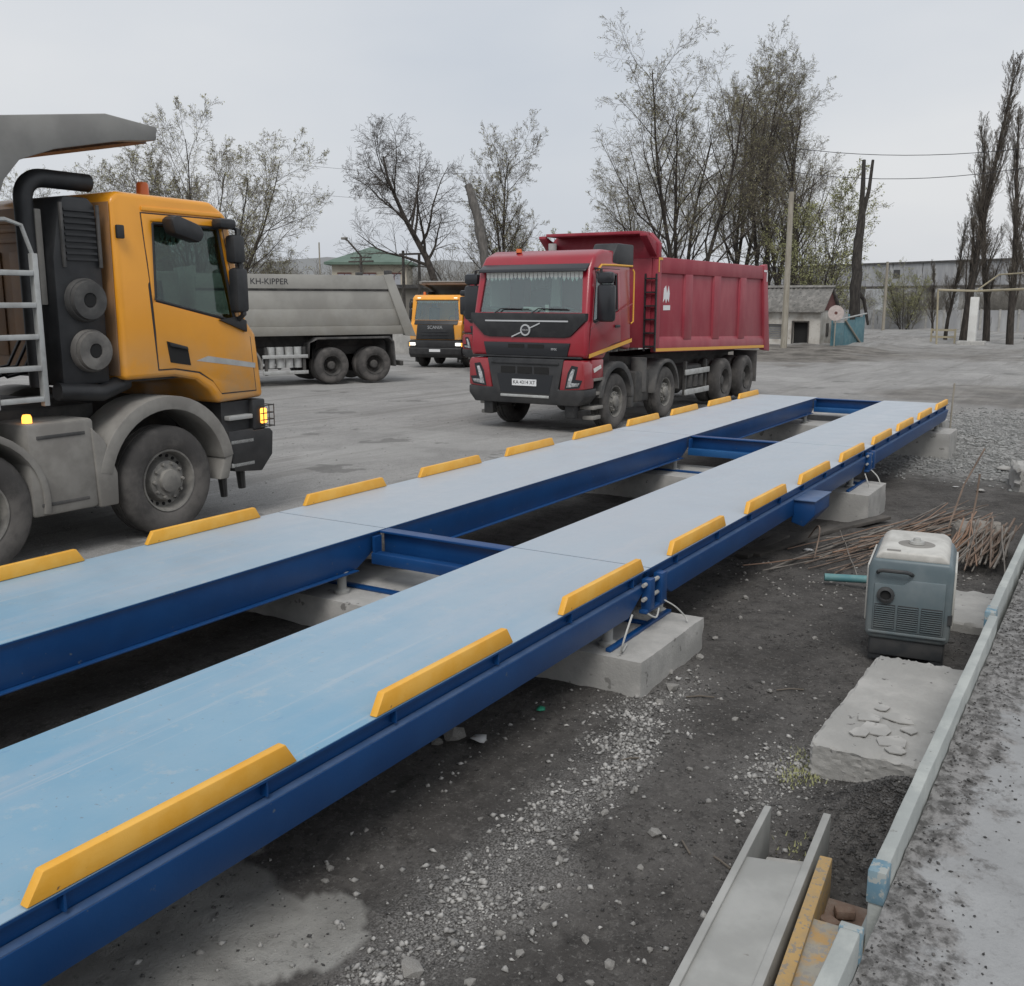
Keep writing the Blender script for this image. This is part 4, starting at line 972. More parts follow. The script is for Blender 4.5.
    chassis(r, 1.2, -8.2, [(.16, 0), (-2.24, 0), (-5.85, 1), (-7.45, 1)])
    bd = tipper_body(r, -1.62, -9.02, 1.44, 3.28, 'bodyred', [(-3.35, .42), (-5.10, .42), (-6.90, .42)], rail=.32, rearcut=.35, front_slope=.03, drop=.20)
    # tall front board with a small cab guard
    fb_ = [(-1.25, 3.25), (1.25, 3.25), (1.25, 3.55), (1.05, 3.76), (-1.05, 3.76), (-1.25, 3.55)]
    obj('head_board', MB().prism(fb_, -1.78, -1.62, 'x'), 'bodyred', bd, .015)
    obj('cab_guard', MB().prism([(-1.62, 3.70), (-1.62, 3.77), (-1.10, 3.76), (-1.10, 3.70)], -1.05, 1.05), 'bodyred', bd, .01)
    for s in (-1, 1): obj('guard_gusset', MB().prism([(-1.62, 3.28), (-1.62, 3.56), (-1.10, 3.72), (-1.10, 3.66)], *sorted((s * 1.06, s * 1.22))), 'bodyred', bd, .01)
    for s in (-1, 1):
        obj('corner_marker', MB().box(-1.84, -1.64, *sorted((s * 1.252, s * 1.256)), 3.22, 3.27).box(-1.68, -1.64, *sorted((s * 1.252, s * 1.256)), 2.98, 3.22), 'stripe', bd)
        obj('corner_marker', MB().box(-8.66, -8.40, *sorted((s * 1.255, s * 1.259)), 3.14, 3.19).box(-8.70, -8.64, *sorted((s * 1.255, s * 1.259)), 2.9, 3.14), 'plate', bd)
        dc = [(-2.36, 2.56), (-2.30, 2.72), (-2.22, 2.56), (-2.16, 2.72), (-2.06, 2.66), (-2.02, 2.38), (-2.12, 2.46), (-2.18, 2.36), (-2.24, 2.46), (-2.32, 2.38)]
        obj('emblem', MB().prism([(x - .02, z) for x, z in dc], *sorted((s * 1.191, s * 1.195))), 'plate', bd)
        obj('sticker', MB().box(-2.42, -2.06, *sorted((s * 1.191, s * 1.195)), 2.22, 2.32), 'plate', bd)
    # front ladder
    for z in np.arange(1.5, 3.0, .27): obj('rung', MB().box(-1.59, -1.53, 1.0, 1.24, z - .015, z + .015), 'blackplastic', bd)
    for y in (1.0, 1.24): obj('ladder_rail', MB().box(-1.59, -1.55, y - .015, y + .015, 1.4, 2.95), 'blackplastic', bd)
    return r

# ---- grey half-pipe tipper with a plain cab
def build_grey():
    r = thing('tipper_truck', 'x', 'truck', group='parked tipper trucks')
    cab(r, SC_PROF, SC_IN, SC_WIN, SC_WS, 'fender')
    obj('floor_pan', MB().box(-.38, 1.18, -1.15, 1.15, 1.50, 1.595), 'chassis', r)
    windscreen(r, SC_PROF, SC_WS)
    for s in (-1, 1):
        gm_ = sidepanel(SC_WIN, s, 1.185, .006).mesh('window'); taper(gm_, 2.05, .035); obj('window', gm_, 'glass', r)
        fender(r, 0, s, 'fender', .62, .74, 10, 172, .78, 1.25)
    obj('bumper', MB().box(.80, 1.34, -1.23, 1.23, .48, 1.2), 'blackplastic', r, .05)
    X = [0, -1.95, -4.72, -6.09]
    for s in (-1, 1):
        wheel(r, X[0], s, False); wheel(r, X[1], s, False); wheel(r, X[2], s, True); wheel(r, X[3], s, True)
        fender(r, X[1], s, 'fender', .60, .66, -8, 188)
        sg = obj('side_guard', MB().box(-3.98, -2.62, *sorted((s * 1.17, s * 1.21)), .78, .88), 'alu', r, .008)
        obj('side_guard_bar', MB().box(-3.98, -2.62, *sorted((s * 1.17, s * 1.21)), .32, .42), 'alu', sg, .008)
        obj('guard_post', MB().box(-2.78, -2.70, *sorted((s * 1.10, s * 1.168)), .30, 1.1).box(-3.92, -3.84, *sorted((s * 1.10, s * 1.168)), .30, 1.1), 'chassis', sg)
        for q in range(4): obj('air_tank', MB().tube([(-2.92 - .27 * q, s * 1.02, .50), (-2.92 - .27 * q, s * 1.02, 1.10)], .125, 12), 'alu', r)
        obj('bogie_guard', MB().prism([(-4.02, .75), (-4.08, .75), (-4.12, 1.22), (-4.28, 1.36), (-6.6, 1.36), (-6.75, 1.2), (-6.80, .45), (-6.74, .45), (-6.70, 1.18), (-6.56, 1.30), (-4.3, 1.30), (-4.06, 1.20)], *sorted((s * .62, s * 1.22))), 'fenderblack', r, .008)
    obj('subframe', MB().box(-7.0, -.6, -.55, .55, 1.1, 1.42), 'chassis', r)
    chassis(r, 1.1, -7.0, [(X[0], 0), (X[1], 0), (X[2], 1), (X[3], 1)])
    obj('underrun', MB().box(-7.1, -6.98, -1.1, 1.1, .45, .60), 'chassis', r, .02)
    m = 'bodygrey'; z0, z1 = 1.44, 3.16; xf, xb, xt = -.85, -7.42, -6.75
    bd = obj('tipper_body', MB().box(xb + .2, xf, -.95, .95, z0, z0 + .1), m, r)
    zc = lambda z: xt + (xb - xt) * (z1 - z) / (z1 - z0)
    for s in (-1, 1):
        # half-pipe side: profile in (y,z)
        def strip(nm, za, ya, zb, yb, th=.05, rear=.28, mm=m):
            q = [(s * (ya - th), za), (s * ya, za), (s * yb, zb), (s * (yb - th), zb)]
            vs = [(xf, *p) for p in q] + [(zc(p[1]) + rear, *p) for p in q]
            obj(nm, MB().add(vs, [(0, 1, 2, 3), (7, 6, 5, 4)] + [(i, (i + 1) % 4, 4 + (i + 1) % 4, 4 + i) for i in range(4)]), mm, bd, .006)
        strip('bottom_rail', z0 - .02, 1.20, z0 + .24, 1.245, .07)
        strip('side_panel', z0 + .245, 1.165, z0 + .74, 1.20, .03, .22)
        strip('side_panel', z0 + .742, 1.20, z1 - .46, 1.195, .03, .22)
        strip('panel_lip', z1 - .458, 1.205, z1 - .40, 1.24, .04, .12, 'fenderblack')
        strip('top_rail', z1 - .398, 1.25, z1, 1.25, .12, .10)
        obj('rear_post', MB().prism([(xb - .05, z0 - .10), (xb + .32, z0 - .06), (xt + .34, z1 + .02), (xt + .05, z1 + .05)], *sorted((s * 1.10, s * 1.27))), m, bd, .015)
        tm = text_mesh('KH-KIPPER', .235, .003)
        xform(tm, Matrix.Translation((-2.90, s * 1.254, z1 - .21)) @ (Matrix.Rotation(math.pi, 4, 'Z') if s > 0 else Matrix.Identity(4)) @ Matrix.Rotation(math.pi / 2, 4, 'X'))
        obj('lettering', tm, 'ink', bd)
        obj('hinge', MB().box(xt + .02, xt + .22, *sorted((s * 1.02, s * 1.20)), z1 + .03, z1 + .16), 'fenderblack', bd, .02)
    obj('tailgate', MB().prism([(xb + .02, z0), (xb + .12, z0), (xt + .14, z1 - .03), (xt + .04, z1 - .03)], -1.09, 1.09), m, bd, .01)
    obj('front_wall', MB().box(xf - .06, xf + .02, -1.12, 1.12, z0, z1 + .2), m, bd, .01)
    return r

ty = build_yellow(); ty['label'] = 'yellow tipper truck at the left edge beside the weighbridge'
def put(o, x, y, rz, s=1.0):
    o.location = (x, y, float(gbase(x, y))); o.rotation_euler = (0, 0, rz); o.scale = (s, s, s)
put(ty, 6.36, 9.00, 0)
t2 = copy_tree(ty); t2['label'] = 'yellow tipper truck facing the camera in the distance, headlights on'
p = gp(446, 367); put(t2, p.x + .3, p.y + .2, R_(194), .87)
tr = build_red(); tr['label'] = 'big red tipper truck with a ribbed red body behind the weighbridge'
put(tr, 17.39, 9.48, math.pi)
t3 = copy_tree(tr); t3['label'] = 'second red truck almost wholly hidden behind the big red tipper'
put(t3, 31.6, 19.35, math.pi)
tg = build_grey(); tg['label'] = 'grey tipper truck seen from its side, partly behind the yellow cab'
gh = R_(153); pw = gp(374, 383)
off = Matrix.Rotation(gh, 4, 'Z') @ Vector((-6.09, 1.10, 0))
put(tg, pw.x - off.x, pw.y - off.y, gh)

# ------------------------------------------------------------------ generator
g = thing('generator', 'portable generator with white top and blue grey louvred end', 'generator', (6.30, 1.005, .085), R_(7))
gw, gl, gh_ = .245, .66, .60
body = [(-gw, .09), (-gw + .03, .06), (gw - .03, .06), (gw, .09), (gw, .52), (gw - .025, .575), (-gw + .025, .575), (-gw, .52)]
obj('housing', MB().prism(body, 0.0, gl, 'x'), 'genblue', g, .022, 3)
obj('top_cover', MB().prism([(-gw + .03, .566), (gw - .03, .566), (gw - .045, .600), (gw - .08, .622), (-gw + .08, .622), (-gw + .045, .600)], .012, gl + .005, 'x'), 'genwhite', g, .014, 3)
obj('side_cover', MB().box(.05, gl - .04, -gw - .012, -gw + .004, .16, .52), 'genwhite', g, .006)
obj('side_cover', MB().box(.05, gl - .04, gw - .004, gw + .012, .16, .52), 'genwhite', g, .006)
ep = obj('end_panel', MB().prism([(-gw + .04, .12), (gw - .04, .12), (gw - .04, .42), (.04, .42), (0, .455), (-gw + .04, .455)], -.012, .004, 'x'), 'genblue', g, .008)
obj('end_frame', MB().prism([(-gw + .02, .10), (gw - .02, .10), (gw - .02, .118), (-gw + .02, .118)], -.02, -.002, 'x'), 'genblue', g, .005)
for k, (y0, y1) in enumerate(((.075, .195), (-.06, .06), (-.195, -.075))):
    lv = obj('louvre_recess', MB().box(-.0145, -.0125, y0, y1, .135, .29), 'gendark', ep)
    for z in np.arange(.142, .288, .0135): obj('louvre', MB().box(-.022, -.0148, y0 + .002, y1 - .002, z, z + .005), 'genblue', lv)
obj('exhaust_ring', MB().lathe([(.052, 0), (.052, -.016), (.034, -.022), (.030, -.010), (.030, 0)], (-.0125, .135, .35), 20, 'x'), 'gendark', ep)
obj('exhaust_hole', MB().lathe([(0, -.004), (.030, -.004)], (-.0125, .135, .35), 16, 'x'), 'darkvoid', ep)
obj('handle', MB().tube([(-.005, .19, .488), (-.04, .18, .505), (-.045, .16, .512), (-.045, .02, .512), (-.04, 0, .505), (-.005, -.01, .488)], .012, 8), 'gendark', g)
obj('handle', MB().tube([(gl + .0, .19, .488), (gl + .04, .16, .512), (gl + .04, -.16, .512), (gl, -.19, .488)], .012, 8), 'gendark', g)
fc = obj('fuel_cap', MB().lathe([(0, .040), (.02, .040), (.025, .022), (.045, .020), (.048, .004), (0, .002)], (.28, -.01, .622), 20, 'z'), 'steelgrey', g)
obj('cap_recess', MB().lathe([(0, .0015), (.105, .0015), (.11, 0)], (.28, -.01, .6222), 28, 'z'), 'fender', g)
obj('label_plate', MB().box(.03, .07, .07, .15, .6225, .6245), 'fender', g)
for x in (.03, gl - .10):
    for y in (-.18, .18): obj('foot', MB().box(x, x + .07, y - .04, y + .04, -.085, .062), 'gendark', g, .008)
obj('underbody', MB().box(.02, gl - .02, -.215, .215, -.05, .07), 'gendark', g, .01)
obj('latch', MB().box(-.006, .02, -gw - .006, -gw + .02, .20, .26), 'gendark', g)

# ------------------------------------------------------------------ slabs, rods, troughs and litter by the road
rough_block('concrete_slab', 4.50, 5.92, .52, 1.10, -.2, .17, 'concrete_old', 'broken pale concrete slab lying in front of the generator', 'slab', None, 30, .016, R_(-1))
chips = [(4.92, .93, .10), (4.80, .86, .12), (4.98, .80, .11), (4.72, .93, .08), (4.70, .78, .12), (5.08, .90, .07), (4.86, .73, .07), (4.60, .74, .08)]
for i, (x, y, s) in enumerate(chips):
    n = random.randint(4, 6); A = sorted(random.uniform(0, 6.28) for _ in range(n)); 
    A = [k * 6.28 / n + random.uniform(-.35, .35) for k in range(n)]
    poly = [(s * .62 * math.cos(a) * random.uniform(.7, 1.2), s * .75 * math.sin(a) * random.uniform(.7, 1.1)) for a in A]
    o = tag(obj('plaster_flake', MB().prism(poly, 0, .006, 'z'), 'concrete'), 'thin pale plaster flake lying on the broken slab', 'flake', 'plaster flakes on the slab')
    o.location = (x, y, .176); o.rotation_euler = (random.uniform(-.05, .05), random.uniform(-.05, .05), random.uniform(0, 3))
rough_block('concrete_slab', 7.25, 8.1, .56, .98, -.2, .05, 'concrete_old', 'low concrete slab behind the generator, beside the kerb rail', 'slab', None, 8, .02)
rough_block('concrete_lump', 9.62, 10.12, .80, 1.22, -.2, .20, 'rust_block', 'square concrete lump under the leaning rusty rods', 'block', None, 8, .03, R_(15))
rough_block('concrete_lump', 13.9, 14.7, .60, 1.15, -.3, .16, 'concrete_old', 'dark concrete lump at the right edge beyond the rods', 'block', None, 8, .05, R_(10))
rough_block('concrete_slab', 17.30, 18.0, 2.45, 5.6, -.8, .30, 'concrete_old', 'concrete approach slab behind the far end of the weighbridge', 'slab', None, 8, .02)
tag(obj('marker_stick', MB().tube([(17.42, 2.36, -.2), (17.40, 2.36, .42), (17.41, 2.35, .92)], .014, 6), 'polewood'), 'thin upright stick at the far corner of the weighbridge', 'stick')
# rods: a few shared meshes, each rod its own object
rodm = []
for k in range(6):
    L_ = random.uniform(1.3, 2.5); n = 7; P = []; y = z = 0; a = 0
    for i in range(n): P.append((L_ * (i / (n - 1) - .5), y, z)); a += random.uniform(-.035, .035); y += a * .3; z += random.uniform(-.012, .012)
    rodm.append(MB().tube(P, random.choice((.005, .0065, .008)), 6).mesh('rod'))
short = []
for k in range(5):
    L_ = random.uniform(.6, .95); short.append(MB().tube([(-L_ / 2, 0, 0), (-L_ * .15, random.uniform(-.01, .01), random.uniform(-.01, .01)), (L_ * .2, random.uniform(-.02, .02), 0), (L_ / 2, random.uniform(-.02, .02), random.uniform(-.02, .02))], random.choice((.006, .008, .010)), 6).mesh('rod'))
ROT = {m_: {q: (m_ if q == 'rodrust' else m_.copy()) for q in ('rodrust', 'rodgrey', 'rodorange')} for m_ in rodm + short}
def rod(me, m, loc, rz, ry, rx, label, grp):
    o = obj('rod', ROT[me][m], m); o.location = loc; o.rotation_euler = (rx, ry, rz); return tag(o, label, 'rod', grp)
for i in range(64):
    f_ = random.random()
    c = Vector((8.9 + 2.4 * f_ + random.gauss(0, .2), 2.03 - .60 * f_ + random.gauss(0, .17), 0))
    c.z = float(gz(c.x, c.y)) + .012 + random.uniform(0, .07) * (1 - abs(f_ - .5))
    rod(random.choice(rodm), random.choice(('rodrust', 'rodgrey', 'rodgrey', 'rodrust', 'rodorange')), c, R_(-16 + random.gauss(0, 5) + (0 if random.random() > .07 else random.uniform(-50, 50))), R_(random.gauss(0, 1.5)), random.uniform(0, 6),
        'long rusty steel rod in the flat pile behind the generator', 'rusty rods in the flat pile')
for i in range(60):
    f_ = i / 59
    L_ = random.uniform(.9, 1.3)
    c = Vector((9.42 + random.gauss(0, .12), 1.13 - .36 * f_ + random.gauss(0, .04), .12 + random.uniform(-.03, .07)))
    rod(random.choice(short), 'rodorange' if f_ < .22 else random.choice(('rodrust', 'rodgrey')), c, R_(random.gauss(-4, 8)), R_(-random.uniform(8, 17)), random.uniform(0, 6),
        'rusty steel rod in the heap leaning on the square concrete lump', 'rusty rods in the leaning heap')
for k, (P, lb) in enumerate([([(10.0, 1.30, .1), (10.2, 1.22, .50), (10.5, 1.10, .82)], 'thin bent rod sticking up out of the rod heap, tallest'),
                             ([(10.1, 1.12, .1), (10.2, 1.10, .40), (10.2, 1.09, .62)], 'short thin rod standing upright in the rod heap')]):
    tag(obj('rod', MB().tube(P, .009, 6), 'rodrust'), lb, 'rod', 'upright rods')
cable([(8.5, 2.15, .03), (8.75, 2.18, .20), (8.95, 2.25, .22), (9.05, 2.35, .08)], .007, 'rusty wire loop standing up beside the rod pile', 'rodrust')
tag(obj('pipe', MB().tube([(7.95, 1.92, .03), (8.15, 1.35, .03)], .032, 12), 'tealpipe'), 'short teal pipe lying just left of the generator', 'pipe')
for i, (x, y, l, rz) in enumerate([(9.4, 2.9, 1.6, -12), (10.4, 2.6, 1.2, -20), (9.0, 3.1, 1.0, -5)]):
    o = tag(obj('plank', MB().box(-l / 2, l / 2, -.06, .06, 0, .035), 'darkwood', None, .004), ['dark plank lying under the bridge behind the first block', 'short dark plank lying near the second block', 'dark plank end under the bridge edge, nearest'][i], 'plank', 'dark planks on the soil')
    o.location = (x, y - .35, float(gz(x, y - .35)) + .01); o.rotation_euler.z = R_(rz)
# channel trough
def between(a, b_, w_, z0, z1, off=0):
    a = Vector(a); b_ = Vector(b_); d = (b_ - a).normalized(); n = Vector((-d.y, d.x)); 
    q = [a + n * off, b_ + n * off, b_ + n * (off + w_), a + n * (off + w_)]
    return MB().prism([(p.x, p.y) for p in q], z0, z1, 'z')
A0, A1 = (3.70, 1.045), (1.5, .875); B0, B1 = (3.76, .855), (1.5, .685)
st = thing('steel_channel', 'grey steel channel with a grey cover plate, left of the yellow one', 'channel', (0, 0, 0))
obj('flange', between(A0, A1, .028, .02, .225, -.028), 'steelgrey', st, .004)
obj('flange', between(B0, B1, .030, .02, .225, 0), 'steelgrey', st, .004)
obj('web', MB().prism([(3.55, 1.01), (1.5, .875), (1.5, .665), (3.60, .85)], .03, .09, 'z'), 'concrete_old', st)
obj('cover_plate', MB().prism([(3.31, 1.018), (1.5, .874), (1.5, .687), (3.36, .826)], .185, .213, 'z'), 'steelgrey', st, .003)
sy = thing('yellow_trough', 'trough with yellow ochre boards and rusty cover beside the kerb', 'trough', (0, 0, 0))
obj('side_board', between((3.44, .775), (1.5, .60), .045, .02, .225, -.01), 'ochreboard', sy, .004)
obj('cover_plate', MB().prism([(3.07, .736), (1.5, .597), (1.5, .50), (3.08, .50)], .180, .206, 'z'), 'ochre', sy, .003)
obj('bottom_plate', MB().prism([(3.42, .76), (3.0, .73), (3.0, .55), (3.42, .57)], .03, .08, 'z'), 'brickdull', sy, .004)
obj('side_board', MB().box(2.95, 3.4, .535, .555, .02, .235), 'kerb', sy, .003)
for i in range(3):
    o = tag(obj('brick_bit', MB().box(-.035, .035, -.025, .025, 0, .035), 'brickdull', None, .01), 'broken reddish brick bit in the yellow trough', 'brick', 'brick bits in the trough'); o.location = (3.14 + .09 * i, .66 + .03 * (i % 2), .085); o.rotation_euler.z = i

# ------------------------------------------------------------------ stones: gravel as stuff, the larger ones one by one
ico = None
def icos():
    bm = bmesh.new(); bmesh.ops.create_icosphere(bm, subdivisions=1, radius=1); 
    V_ = np.array([v.co[:] for v in bm.verts]); F_ = np.array([[v.index for v in f.verts] for f in bm.faces]); bm.free(); return V_, F_
IV, IF = icos()
OV = np.array([(1, 0, 0), (-1, 0, 0), (0, 1, 0), (0, -1, 0), (0, 0, 1), (0, 0, -1)], float)
OF = np.array([(0, 2, 4), (2, 1, 4), (1, 3, 4), (3, 0, 4), (2, 0, 5), (1, 2, 5), (3, 1, 5), (0, 3, 5)])
def scatter(name, P, S, m, flat=.6, jit=.35, base=(OV, OF)):
    """angular stones at P with radius S"""
    n = len(P); V0, F0 = base
    V_ = V0[None] * (1 + rng.uniform(-jit, jit, (n, len(V0), 1))) * S[:, None, None] * np.stack([rng.uniform(.7, 1.3, n), rng.uniform(.6, 1.1, n), rng.uniform(flat * .6, flat * 1.3, n)], 1)[:, None, :]
    a = rng.uniform(0, 6.28, n); ca, sa = np.cos(a), np.sin(a); b_ = rng.normal(0, .35, n); cb, sb = np.cos(b_), np.sin(b_)
    y, z = V_[..., 1] * cb[:, None] - V_[..., 2] * sb[:, None], V_[..., 1] * sb[:, None] + V_[..., 2] * cb[:, None]
    x, y = V_[..., 0] * ca[:, None] - y * sa[:, None], V_[..., 0] * sa[:, None] + y * ca[:, None]
    V_ = np.stack([x, y, z], 2) + P[:, None, :]
    F_ = F0[None] + (np.arange(n) * len(V0))[:, None, None]
    me = fast(name, V_.reshape(-1, 3), F_.reshape(-1, 3))
    return me
def gravel(name, label, cat, n, x0, x1, y0, y1, maskf, smin, smax, m, sink=.3):
    x = rng.uniform(x0, x1, n); y = rng.uniform(y0, y1, n); k = rng.uniform(0, 1, n) < maskf(x, y); x, y = x[k], y[k]
    S = smin + (smax - smin) * rng.power(.30, len(x))
    P = np.stack([x, y, gz(x, y) + S * sink], 1)
    o = stuff(obj(name, scatter(name, P, S, m), m)); o['label'] = label; o['category'] = cat; return o
gravel('gravel', 'pale fine gravel strewn in streaks over the dark soil', 'gravel', 46000, 1.6, 5.6, .9, 2.7, lambda x, y: streakmask(x, y) ** 1.5 * .9 * (.25 + .75 * sstep(.40, .56, fbm(x, y, 3.2, 4, 97))) + .012, .0045, .020, 'pebble')
gravel('soil_crumbs', 'dark crumbs and pebbles over the soil beside the weighbridge', 'soil', 42000, 1.6, 9.5, .6, 4.6, lambda x, y: .2 + .8 * sstep(.42, .58, fbm(x, y, 2, 4, 61)), .0025, .011, 'pebble_dark')
gravel('coal_gravel', 'dark gravel heap in front of the broken slab', 'gravel', 15000, 3.5, 4.75, .5, 1.1, lambda x, y: np.exp(-((x - 4.2) / .34) ** 2 - ((y - .66) / .24) ** 2), .004, .012, 'pebble_dark')
gravel('crushed_stone', 'grey crushed stone spread beyond the far end of the weighbridge', 'gravel', 30000, 12.5, 26, -3.5, 6, lambda x, y: gravmask(x, y), .014, .040, 'gravelgrey')
gravel('yard_grit', 'fine loose grit and crumbs lying on the grey yard', 'grit', 26000, 5, 26, 5.7, 17, lambda x, y: np.clip(.15 + .85 * sstep(.45, .62, fbm(x, y, .6, 4, 103)), 0, 1) * np.clip(14 / (x + y), .25, 1), .005, .017, 'yardstone', .2)
x = rng.uniform(1.3, 7.8, 9000); y = rng.uniform(-.35, .43, 9000)
k = rng.uniform(0, 1, 9000) < .05 + .8 * sstep(.08, .40, y + (fbm(x, y, 3, 4, 51) - .47) * .45); x, y = x[k], y[k]
S = rng.uniform(.002, .0075, len(x)); ridge_ = sstep(.02, .40, y + (fbm(x, y, 3, 4, 51) - .47) * .45)
P = np.stack([x, y, RZ + ridge_ * (.035 * fbm(x, y, 6, 4, 52) + .075 * np.clip(fbm(x, y, 22, 3, 53) - .45, 0, 1)) + S * .4], 1)
o = stuff(obj('road_grit', scatter('road_grit', P, S, 'pebble_dark'), 'pebble_dark')); o['label'] = 'dark grit and soil crumbs along the kerb on the raised road'; o['category'] = 'grit'
gravel('rubble', 'mixed half sunk stones over the soil', 'stones', 1500, 1.7, 9.0, .6, 4.0, lambda x, y: .15 + .85 * sstep(.45, .62, fbm(x, y, .9, 3, 91)), .010, .026, 'rock', .1)
stone_m = []
for k in range(5):
    V_ = IV * (1 + rng.uniform(-.28, .28, (len(IV), 1))) * np.array([1, .8, .6]); me = fast('stone', V_, IF); smoothme(me, 25); me.materials.append(MATS['rock']); stone_m.append(me)
sp = [(655, 836, .035), (605, 815, .022), (412, 972, .05), (604, 797, .02), (640, 868, .018), (560, 862, .018), (500, 935, .02), (520, 955, .022), (585, 940, .02), (610, 965, .025), (470, 985, .02), (635, 795, .02),
      (672, 690, .05), (667, 676, .035), (660, 705, .03), (700, 660, .03), (575, 838, .02), (690, 770, .02), (545, 905, .02), (330, 868, .02), (325, 880, .016), (340, 925, .016), (480, 820, .016), (740, 620, .02),
      (745, 600, .03), (715, 640, .025), (455, 738, .06), (437, 745, .04), (620, 900, .012), (650, 950, .014), (590, 985, .016), (560, 980, .016), (840, 610, .02), (815, 640, .02), (770, 690, .022), (735, 720, .018), (760, 650, .016)]
for i, (u, v, s) in enumerate(sp):
    p = gp(u, v); o = obj('stone', stone_m[i % 5]); z = float(gz(p.x, p.y)); o.location = (p.x, p.y, z + s * .28); o.scale = (s, s, s); o.rotation_euler = (random.uniform(-.3, .3), random.uniform(-.3, .3), random.uniform(0, 6))
    tag(o, {2: 'flat pale stone on the gravel streak at the bottom edge', 0: 'pale rounded stone right of the gravel streak', 12: 'biggest pale stone at the near corner of the first block',
            26: 'grey stone half under the beam beside the white scrap', 27: 'second grey stone half under the beam, left of the first', 24: 'pale stone lying behind the first block'}.get(i, 'small loose stone on the dark soil'), 'stone', 'loose stones on the soil')
def crumple(name, u, v, s, m, label, cat):
    V_ = IV * (1 + rng.uniform(-.5, .5, (len(IV), 1))) * np.array([1, .75, .22]) * s; p = gp(u, v)
    o = obj(name, fast(name, V_, IF), m); o.location = (p.x, p.y, float(gz(p.x, p.y)) + s * .3); o.rotation_euler.z = random.uniform(0, 3); return tag(o, label, cat)
crumple('paper_scrap', 480, 743, .055, 'paper', 'crumpled white paper scrap on soil below the second guide plate', 'paper')
crumple('plastic_scrap', 540, 708, .035, 'greenbag', 'small green plastic scrap on soil below the first block', 'plastic')
crumple('paper_scrap', 832, 451, .10, 'paper', 'white scrap lying beside the third block', 'paper').location.z -= .02
crumple('paper_scrap', 808, 550, .05, 'paper', 'white scrap at the foot of the second block', 'paper')
crumple('paper_scrap', 1003, 472, .13, 'concrete', 'large pale scrap at the right edge above the rods', 'paper')
crumple('paper_scrap', 980, 492, .08, 'concrete', 'small pale scrap just above the rod heap', 'paper')
crumple('paper_scrap', 955, 488, .05, 'paper', 'tiny white scrap left of the upright rods', 'paper')
for i, (u, v, l, rz) in enumerate([(686, 852, .10, 40), (722, 866, .10, 60), (700, 700, .16, -60), (630, 760, .10, -40), (790, 690, .16, -55)]):
    p = gp(u, v); o = tag(obj('twig', MB().tube([(-l / 2, 0, 0), (0, .004, .006), (l / 2, 0, 0)], .005, 5), 'twig'), 'short dry twig lying on the soil', 'twig', 'dry twigs on the soil'); o.location = (p.x, p.y, float(gz(p.x, p.y)) + .008); o.rotation_euler.z = R_(rz)
# weeds by the slab
P0 = np.array([(4.53, 1.14), (4.47, 1.12), (4.62, 1.16), (4.70, 1.17), (3.80, .96), (4.40, 1.13)])
n = 420; ci = rng.integers(0, len(P0), n); bx_ = P0[ci] + rng.normal(0, .05, (n, 2)); hh = rng.uniform(.008, .026, n); an = rng.uniform(0, 6.28, n); ww = .004
bz_ = gz(bx_[:, 0], bx_[:, 1]); V_ = np.zeros((n, 3, 3)); dx, dy = np.cos(an), np.sin(an)
V_[:, 0] = np.stack([bx_[:, 0] - dy * ww, bx_[:, 1] + dx * ww, bz_], 1); V_[:, 1] = np.stack([bx_[:, 0] + dy * ww, bx_[:, 1] - dx * ww, bz_], 1)
V_[:, 2] = np.stack([bx_[:, 0] + dx * hh * .6, bx_[:, 1] + dy * hh * .6, bz_ + hh], 1)
o = stuff(obj('weeds', fast('weeds', V_.reshape(-1, 3), np.arange(3 * n).reshape(-1, 3)), 'leafgreen')); o['label'] = 'little green weeds at the foot of the broken slab'; o['category'] = 'weeds'

# ------------------------------------------------------------------ trees
def segs_mesh(name, A, B, ra, rb, n):
    A, B = np.asarray(A), np.asarray(B); d = B - A; d /= np.linalg.norm(d, axis=1)[:, None] + 1e-9
    up = np.where(np.abs(d[:, 2:3]) < .9, np.array([[0, 0, 1.]]), np.array([[1., 0, 0]]))
    a = np.cross(d, up); a /= np.linalg.norm(a, axis=1)[:, None] + 1e-9; b_ = np.cross(a, d)
    t_ = np.arange(n) * 2 * np.pi / n; ring = a[:, None] * np.cos(t_)[None, :, None] + b_[:, None] * np.sin(t_)[None, :, None]
    V_ = np.concatenate([A[:, None] + ring * np.asarray(ra)[:, None, None], B[:, None] + ring * np.asarray(rb)[:, None, None]], 1)
    k = np.arange(n); q = (k + 1) % n; f0 = np.stack([k, q, n + q, n + k], 1)
    F_ = f0[None] + (np.arange(len(A)) * 2 * n)[:, None, None]
    return fast(name, V_.reshape(-1, 3), F_.reshape(-1, 4))
